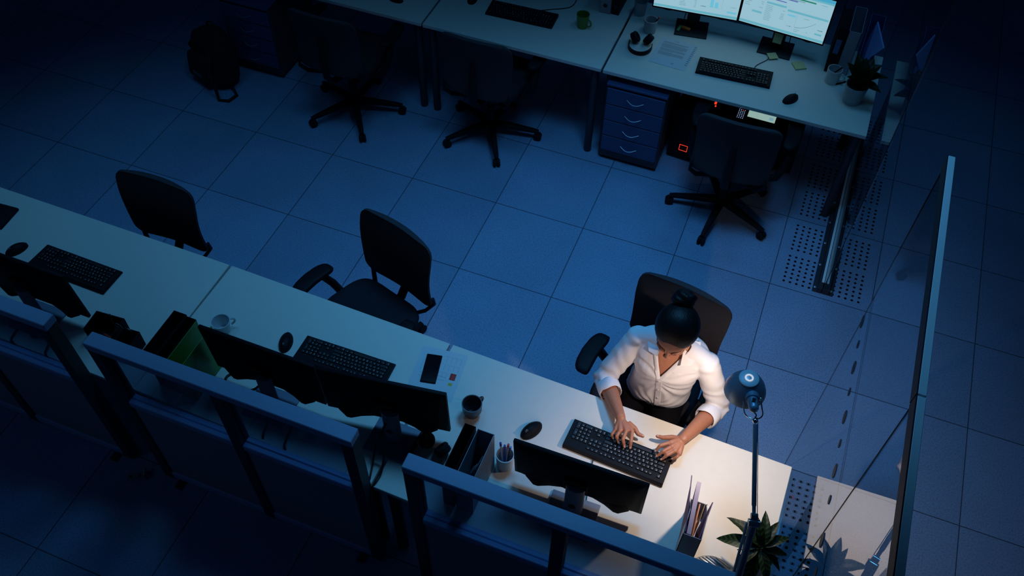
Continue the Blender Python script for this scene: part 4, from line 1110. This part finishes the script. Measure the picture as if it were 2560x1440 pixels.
def hand(b, h):
    g = {k: Vector(v) for k, v in h.items()}
    dz = V(0, 0, .004)
    for k in 'imrp':
        a = g['wr'].lerp(g[k + '1'], .12) - dz; c = g[k + '1'] - dz
        b.tube([a, a.lerp(c, .5), c], [.0135, .0132, .0112], 12); b.ell(c, (.0112,) * 3, None, 12, 8)
    for k, l in (('i', 'm'), ('m', 'r'), ('r', 'p')):
        a = g['wr'].lerp((g[k + '1'] + g[l + '1']) / 2, .15) - dz * 1.6; c = g['wr'].lerp((g[k + '1'] + g[l + '1']) / 2, .93) - dz * 1.6
        b.tube([a, c], [.012, .0095], 12)
    b.ell(g['wr'] - dz, (.0215, .018, .016))
    for k, r in (('i', .0078), ('m', .0080), ('r', .0076), ('p', .0066)):
        p = [g[k + '1'] - dz, g[k + '2'], g[k + '2'].lerp(g[k + '3'], .55) + V(0, 0, .003), g[k + '3'] + V(0, 0, .004)]
        rr = [r * 1.18, r * 1.08, r * .95, r * .80]
        for i in range(3):
            b.tube([p[i], p[i + 1]], [rr[i], rr[i + 1]], 12); b.ell(p[i + 1], (rr[i + 1],) * 3, None, 12, 8)
    p = [g['t0'], g['t1'], g['t2'], g['t3']]; rr = [.016, .0122, .0098, .0082]
    for i in range(3):
        b.tube([p[i], p[i + 1]], [rr[i], rr[i + 1]], 12); b.ell(p[i + 1], (rr[i + 1],) * 3, None, 12, 8)
b = MB()
torso(b, .93, .5)
for a, c, r0, r1 in ((SHR, ELR, .045, .037), (SHL, ELL, .045, .037)): cap(b, a, c, r0, r1)
for a, c in ((ELR, WRR), (ELL, WRL)):
    b.tube([a, a.lerp(c, .3), a.lerp(c, .75), c], [.038, .040, .029, .0225], 16); b.ell(c, (.0225, .0225, .019))
b.tube([(4.411, -1.385, .99), (4.410, -1.398, 1.04), hd(0, -.028, -.075), hd(0, -.015, -.02)], [.062, .053, .050, .05], 20)
# head
b.ell(hd(0, -.012, .022), (.074, .092, .092), HM, 24, 16)
b.ell(hd(0, .012, -.035), (.060, .070, .075), HM, 20, 14)
b.ell(hd(0, .048, -.085), (.034, .030, .026), HM, 16, 10)
b.ell(hd(0, .030, .040), (.062, .046, .050), HM, 20, 14)                      # forehead
for s_ in (-1, 1):
    b.ell(hd(s_ * .036, .060, -.022), (.024, .020, .022), HM, 14, 10)         # cheek
    b.tube([hd(s_ * .012, .083, .026), hd(s_ * .034, .078, .029), hd(s_ * .052, .060, .022)], [.007, .008, .006], 8)
    b.ell(hd(s_ * .076, -.012, -.010), (.008, .018, .030), HM, 12, 8)         # ear
    b.ell(hd(s_ * .010, .100, -.026), (.008, .009, .007), HM, 10, 8)
b.tube([hd(0, .078, .024), hd(0, .090, .0), hd(0, .104, -.022)], [.007, .008, .0092], 10); b.ell(hd(0, .102, -.023), (.0105, .0095, .0085), HM, 12, 8)
b.ell(hd(0, .083, -.055), (.022, .012, .007), HM, 12, 8); b.ell(hd(0, .081, -.066), (.019, .012, .007), HM, 12, 8)
# hidden hips and legs, continuous with the torso
HIPR, HIPL = V(4.29, -1.34, .555), V(4.45, -1.34, .555)
KNR, KNL = V(4.27, -1.76, .535), V(4.47, -1.75, .535)
ANR, ANL = V(4.27, -1.70, .10), V(4.47, -1.69, .10)
for h_, k_, a_ in ((HIPR, KNR, ANR), (HIPL, KNL, ANL)):
    cap(b, h_, k_, .066, .048); cap(b, k_, a_, .046, .034); cap(b, a_, a_ + V(0, -.12, -.055), .03, .026)
hand(b, HANDS['R']); hand(b, HANDS['L'])
for v in b.bm.verts: v.co -= PW
body = mesh_build('body', remesh_bm(b, .0034, 3, .45), M['skin'], tw_)
# face details
def hl(*a): return hd(*a) - PW
from mathutils.bvhtree import BVHTree
bvb = BVHTree.FromPolygons([v.co.copy() for v in body.data.vertices], [tuple(p.vertices) for p in body.data.polygons])
for s_ in (-1, 1):
    br = []
    for k in range(9):
        q = k / 8; rr_, uu_ = s_ * (.013 + .040 * q), .031 + .011 * math.sin(PI * min(1, q * 1.15) * .8)
        h_ = bvb.ray_cast(hl(rr_, .25, uu_), -HF); br.append(h_[0] + HF * .0002 if h_[0] else hl(rr_, .07, uu_))
    MB().tube(br, [.0012, .0021, .0023, .0023, .0022, .0020, .0017, .0013, .0007], 8).build('eyebrow', M['lash'], body, 60)
    e = MB().ell(hl(s_ * .031, .070, .010), (.0125, .0115, .0100), HM, 14, 10).build('eyelid', M['skin'], body, 60)
    MB().tube([hl(s_ * .019, .0795, .004), hl(s_ * .031, .0822, .000), hl(s_ * .043, .0765, .005)], [.0007, .0014, .0009], 8).build('eyelashes', M['lash'], e, 60)
MB().ell(hl(0, .0865, -.0605), (.020, .009, .0085), HM, 14, 10).build('lips', M['lip'], body, 60)
def nails(h):
    g = {k: Vector(v) for k, v in h.items()}
    for k, r in (('i', .0055), ('m', .0057), ('r', .0054), ('p', .0046), ('t', .0062)):
        q = g[k + '2'].lerp(g[k + '3'], .55) + V(0, 0, .003) if k != 't' else g['t2']
        e = g[k + '3'] + (V(0, 0, .004) if k != 't' else V(0, 0, 0))
        d = (e - q).normalized(); up = V(0, 0, 1) if abs(d.z) < .8 else V(0, -1, 0)
        n_ = (up - d * up.dot(d)).normalized()
        if k != 't' and d.z < -.5: n_ = (V(d.x, d.y, 0).normalized() * .6 + n_ * .4); n_ = (n_ - d * n_.dot(d)).normalized()
        c = e + n_ * (r * 1.02) - d * .001
        rot = Matrix((d.cross(n_), d, n_)).transposed()
        MB().ell(c - PW, (r * .80, r * 1.15, r * .30), rot, 12, 8).build('fingernail', M['nail'], body, 60)
M['nail'] = mat('fingernail', (.55, .33, .26), .35)
nails(HANDS['R']); nails(HANDS['L'])
# hair
b = MB()
b.ell(hd(0, -.036, .033), (.095, .102, .101), HM, 28, 18)
b.ell(hd(0, -.07, -.015), (.074, .062, .075), HM, 20, 14)
for v in b.bm.verts: v.co -= PW
hair = mesh_build('hair', remesh_bm(b, .004, 4), M['hair'], tw_)
b = MB()
BC = hd(.014, -.148, .060)
b.ell(BC, (.049, .049, .047), HM, 20, 14)
for k in range(3):
    ph = k * 2.1
    pts = []
    for i in range(22):
        a = 2 * PI * i / 21
        pts.append(BC + (HR * math.cos(a) + HU * math.sin(a)) * (.034 + .006 * math.sin(2 * a + ph)) + HF * (-.004 + .016 * math.sin(a + ph)))
    b.tube(pts, .014, 10)
for v in b.bm.verts: v.co -= PW
bun = mesh_build('bun', remesh_bm(b, .0045, 2), M['hair'], hair)
for d_, r0 in ((V(-.05, .01, .01), .04), (V(-.04, .02, -.004), .045)):
    MB().tube([BC + d_.normalized() * r0 - PW, BC + d_.normalized() * (r0 + .022) + V(0, 0, .004) - PW, BC + d_.normalized() * (r0 + .045) - PW], [.0012, .0009, .0004], 5).build('loose_strand', M['hair'], hair)
# shirt
b = MB()
torso(b, 1.0, .60, .006)
def sleeve(S, E, W):
    q = E.lerp(W, .40)
    b.tube([S + V(0, 0, -.004), S.lerp(E, .35), S.lerp(E, .75), E], [.056, .056, .053, .050], 18); b.ell(S, (.056, .058, .050)); b.ell(E, (.050,) * 3)
    nb = V(4.411, -1.392, 1.028)
    b.tube([nb, nb.lerp(S, .5) + V(0, 0, .006), S + V(0, 0, .004)], [.052, .050, .046], 16)
    b.tube([E, E.lerp(W, .22), q], [.050, .049, .046], 18)
sleeve(SHR, ELR, WRR); sleeve(SHL, ELL, WRL)
for v in b.bm.verts: v.co -= PW
sm = remesh_bm(b, .0050, 7)
bm = bmesh.new(); bm.from_mesh(sm)
def cut(co):
    x, y, z = co.x + PW.x, co.y + PW.y, co.z + PW.z
    xc = 4.398 + (z - .9) * .09
    if z > .893 and y < -1.40 and abs(x - xc) < (z - .893) * .50 + .002: return True
    if (x - 4.411) ** 2 + (y + 1.395) ** 2 < .066 ** 2 and z > .985: return True
    if z < .628: return True
    for E_, W_ in ((ELR, WRR), (ELL, WRL)):
        d = (W_ - E_).normalized(); q = V(x, y, z) - E_
        tt_ = q.dot(d)
        if tt_ > (W_ - E_).length * .40 - .004 and (q - d * tt_).length < .06: return True
    return False
bmesh.ops.delete(bm, geom=[f for f in bm.faces if cut(f.calc_center_median())], context='FACES')
for it in range(8):
    nv = {}
    for v in bm.verts:
        if v.is_boundary:
            ns = [e.other_vert(v).co for e in v.link_edges if e.is_boundary]
            if len(ns) == 2: nv[v] = v.co * .5 + (ns[0] + ns[1]) * .25
    for v, co in nv.items(): v.co = co
# cloth folds pressed into the surface
from mathutils import noise
bm.normal_update()
def folds(co):
    p = co + PW; d = 0.0
    for S, E, W in ((SHR, ELR, WRR), (SHL, ELL, WRL)):
        for a, c, k0 in ((S, E, 0), (E, W, 1)):
            ax = (c - a); L0 = ax.length; ax = ax / L0; q = p - a; t_ = q.dot(ax); rd = q - ax * t_
            if -.02 < t_ < L0 + .03 and rd.length < .072:
                near_elbow = math.exp(-((p - E).length / .10) ** 2) + .35
                sp = t_ * 95 + 3.2 * math.sin(math.atan2(rd.dot(ax.orthogonal().normalized()), rd.dot(ax.cross(ax.orthogonal().normalized()))) + k0) + 4 * noise.noise(p * 14)
                return .0030 * near_elbow * math.sin(sp)
    if p.y < -1.37 and p.z < .93:
        q = p - V(4.398, p.y, .875)
        an = math.atan2(q.z, abs(q.x) + .02)
        d += .0032 * math.sin(an * 15 + 3 * noise.noise(p * 9)) * min(1, abs(q.x) / .04) * min(1, abs(q.z) / .05)
        q = p - V(4.405, p.y, .665); an = math.atan2(q.z, q.x)
        d += .0022 * math.sin(an * 13 + 2 * noise.noise(p * 8 + V(3, 0, 0))) * math.exp(-(q.length / .12) ** 2)
    return d + .0022 * noise.noise(p * 11)
for v in bm.verts: v.co += v.normal * folds(v.co)
bm.to_mesh(sm); bm.free()
shirt = mesh_build('shirt', sm, M['shirt'], tw_)
so = shirt.modifiers.new('cloth', 'SOLIDIFY'); so.thickness = .0025; so.offset = -1
# collar flaps, placket, buttons, cuffs
from mathutils.bvhtree import BVHTree
_bv = BVHTree.FromPolygons([v.co.copy() for v in sm.vertices], [tuple(p.vertices) for p in sm.polygons])
def front(x, z, off):
    h = _bv.ray_cast(Vector((x - PW.x, -.9, z)), Vector((0, 1, 0)))
    return Vector((x - PW.x, (h[0].y if h[0] else -.2) - off, z))
rows = []
for k in range(22):
    z = .888 - .218 * k / 21; xc = 4.396 + (.888 - z) * .09
    rows.append([front(xc - .0125, z, -.001), front(xc - .0115, z, .0022), front(xc + .0115, z, .0022), front(xc + .0125, z, -.001)])
MB().rings(rows, cap=False, closed=False).build('placket', M['shirt'], shirt, 60)
for s_ in (-1, 1):
    rows = []
    for k in range(16):
        z = .884 + .112 * k / 15; xe = 4.398 + (z - .9) * .09 + s_ * (z - .893) * .50
        wo = .020 + .004 * k / 15
        rows.append([front(xe + s_ * wo, z, -.0005), front(xe + s_ * wo * .9, z, .0030), front(xe + s_ * .004, z, .0036), front(xe + s_ * .004, z, .0036) + Vector((-s_ * .004, .004, 0))])
    MB().rings(rows, cap=False, closed=False).build('lapel', M['shirt'], shirt, 60)
for z in (.872, .80, .735, .678):
    c_ = front(4.396 + (.888 - z) * .09, z, .003)
    MB().lathe([(.001, 0), (.0052, 0), (.0055, .0012), (.004, .0022), (.001, .0018)], c_, 12, axis=(0, -1, .25)).build('button', M['white'], shirt, 50)
def W2(p): return Vector(p) - PW
for s_, pts in ((-1, [(4.345, -1.375, 1.035), (4.365, -1.44, 1.020), (4.362, -1.478, .985), (4.318, -1.462, .982), (4.292, -1.405, 1.006), (4.305, -1.36, 1.024)]),
                (1, [(4.478, -1.375, 1.035), (4.462, -1.44, 1.015), (4.468, -1.482, .972), (4.512, -1.462, .972), (4.532, -1.405, 1.0), (4.520, -1.36, 1.022)])):
    c = MB(); a = [W2(p) + V(0, -.004, .014) for p in pts]
    c.rings([a, [p + V(0, .002, -.0035) for p in a]])
    c.build('collar', M['shirt'], shirt, 60)
c = MB(); ring0 = []; ring1 = []
for k in range(19):
    a = -.15 * PI + 1.3 * PI * k / 18
    ring0.append(W2((4.411 + .068 * math.cos(a), -1.395 + .066 * math.sin(a), 1.012))); ring1.append(W2((4.411 + .063 * math.cos(a), -1.395 + .060 * math.sin(a), 1.052)))
c.rings([ring0, ring1, [p + V(.0, 0, -.001) for p in ring1]], closed=False)
cb = c.build('collar_band', M['shirt'], shirt, 60); cbm = cb.modifiers.new('cloth', 'SOLIDIFY'); cbm.thickness = .003
for E_, W_ in ((ELR, WRR), (ELL, WRL)):
    d = (W_ - E_).normalized(); Lg = (W_ - E_).length
    c = MB(); rr = []
    q0 = E_ + d * (Lg * .40); 
    for t_, r in ((-.055, .0505), (-.05, .0535), (-.02, .0535), (.002, .051), (.004, .048), (-.01, .045)):
        a_ = d.orthogonal().normalized(); b_ = d.cross(a_)
        rr.append([q0 + d * (t_ + .006 * math.sin(3 * 2 * PI * k / 24 + 1)) + (a_ * math.cos(2 * PI * k / 24) + b_ * math.sin(2 * PI * k / 24)) * (r * (1 + .03 * math.sin(5 * 2 * PI * k / 24))) - PW for k in range(24)])
    c.rings(rr, cap=False).build('cuff', M['shirt'], shirt, 60)
# trousers and shoes
b = MB()
b.ell((4.37, -1.325, .565), (.175, .135, .085))
rings = []
for z, k in ((.56, 1.0), (.64, .98), (.70, .93)):
    rings.append([Vector((4.385 + (.160 * k) * math.cos(2 * PI * i / 28), -1.355 + (.125 * k) * math.sin(2 * PI * i / 28), z)) for i in range(28)])
b.rings(rings)
for h_, k_, a_ in ((HIPR, KNR, ANR), (HIPL, KNL, ANL)):
    cap(b, h_, k_, .083, .062); cap(b, k_, a_, .060, .050)
for v in b.bm.verts: v.co -= PW
mesh_build('trousers', remesh_bm(b, .008, 5), M['trouser'], tw_)
for a_ in (ANR, ANL):
    b = MB()
    b.ell(a_ + V(0, -.01, -.045), (.038, .055, .045)); b.ell(a_ + V(0, -.10, -.065), (.042, .085, .034)); b.b2(a_ + V(-.036, -.17, -.098), a_ + V(.036, .04, -.085), .01, 2)
    for v in b.bm.verts: v.co -= PW
    mesh_build('shoe', remesh_bm(b, .006, 3), M['shoe'], tw_)
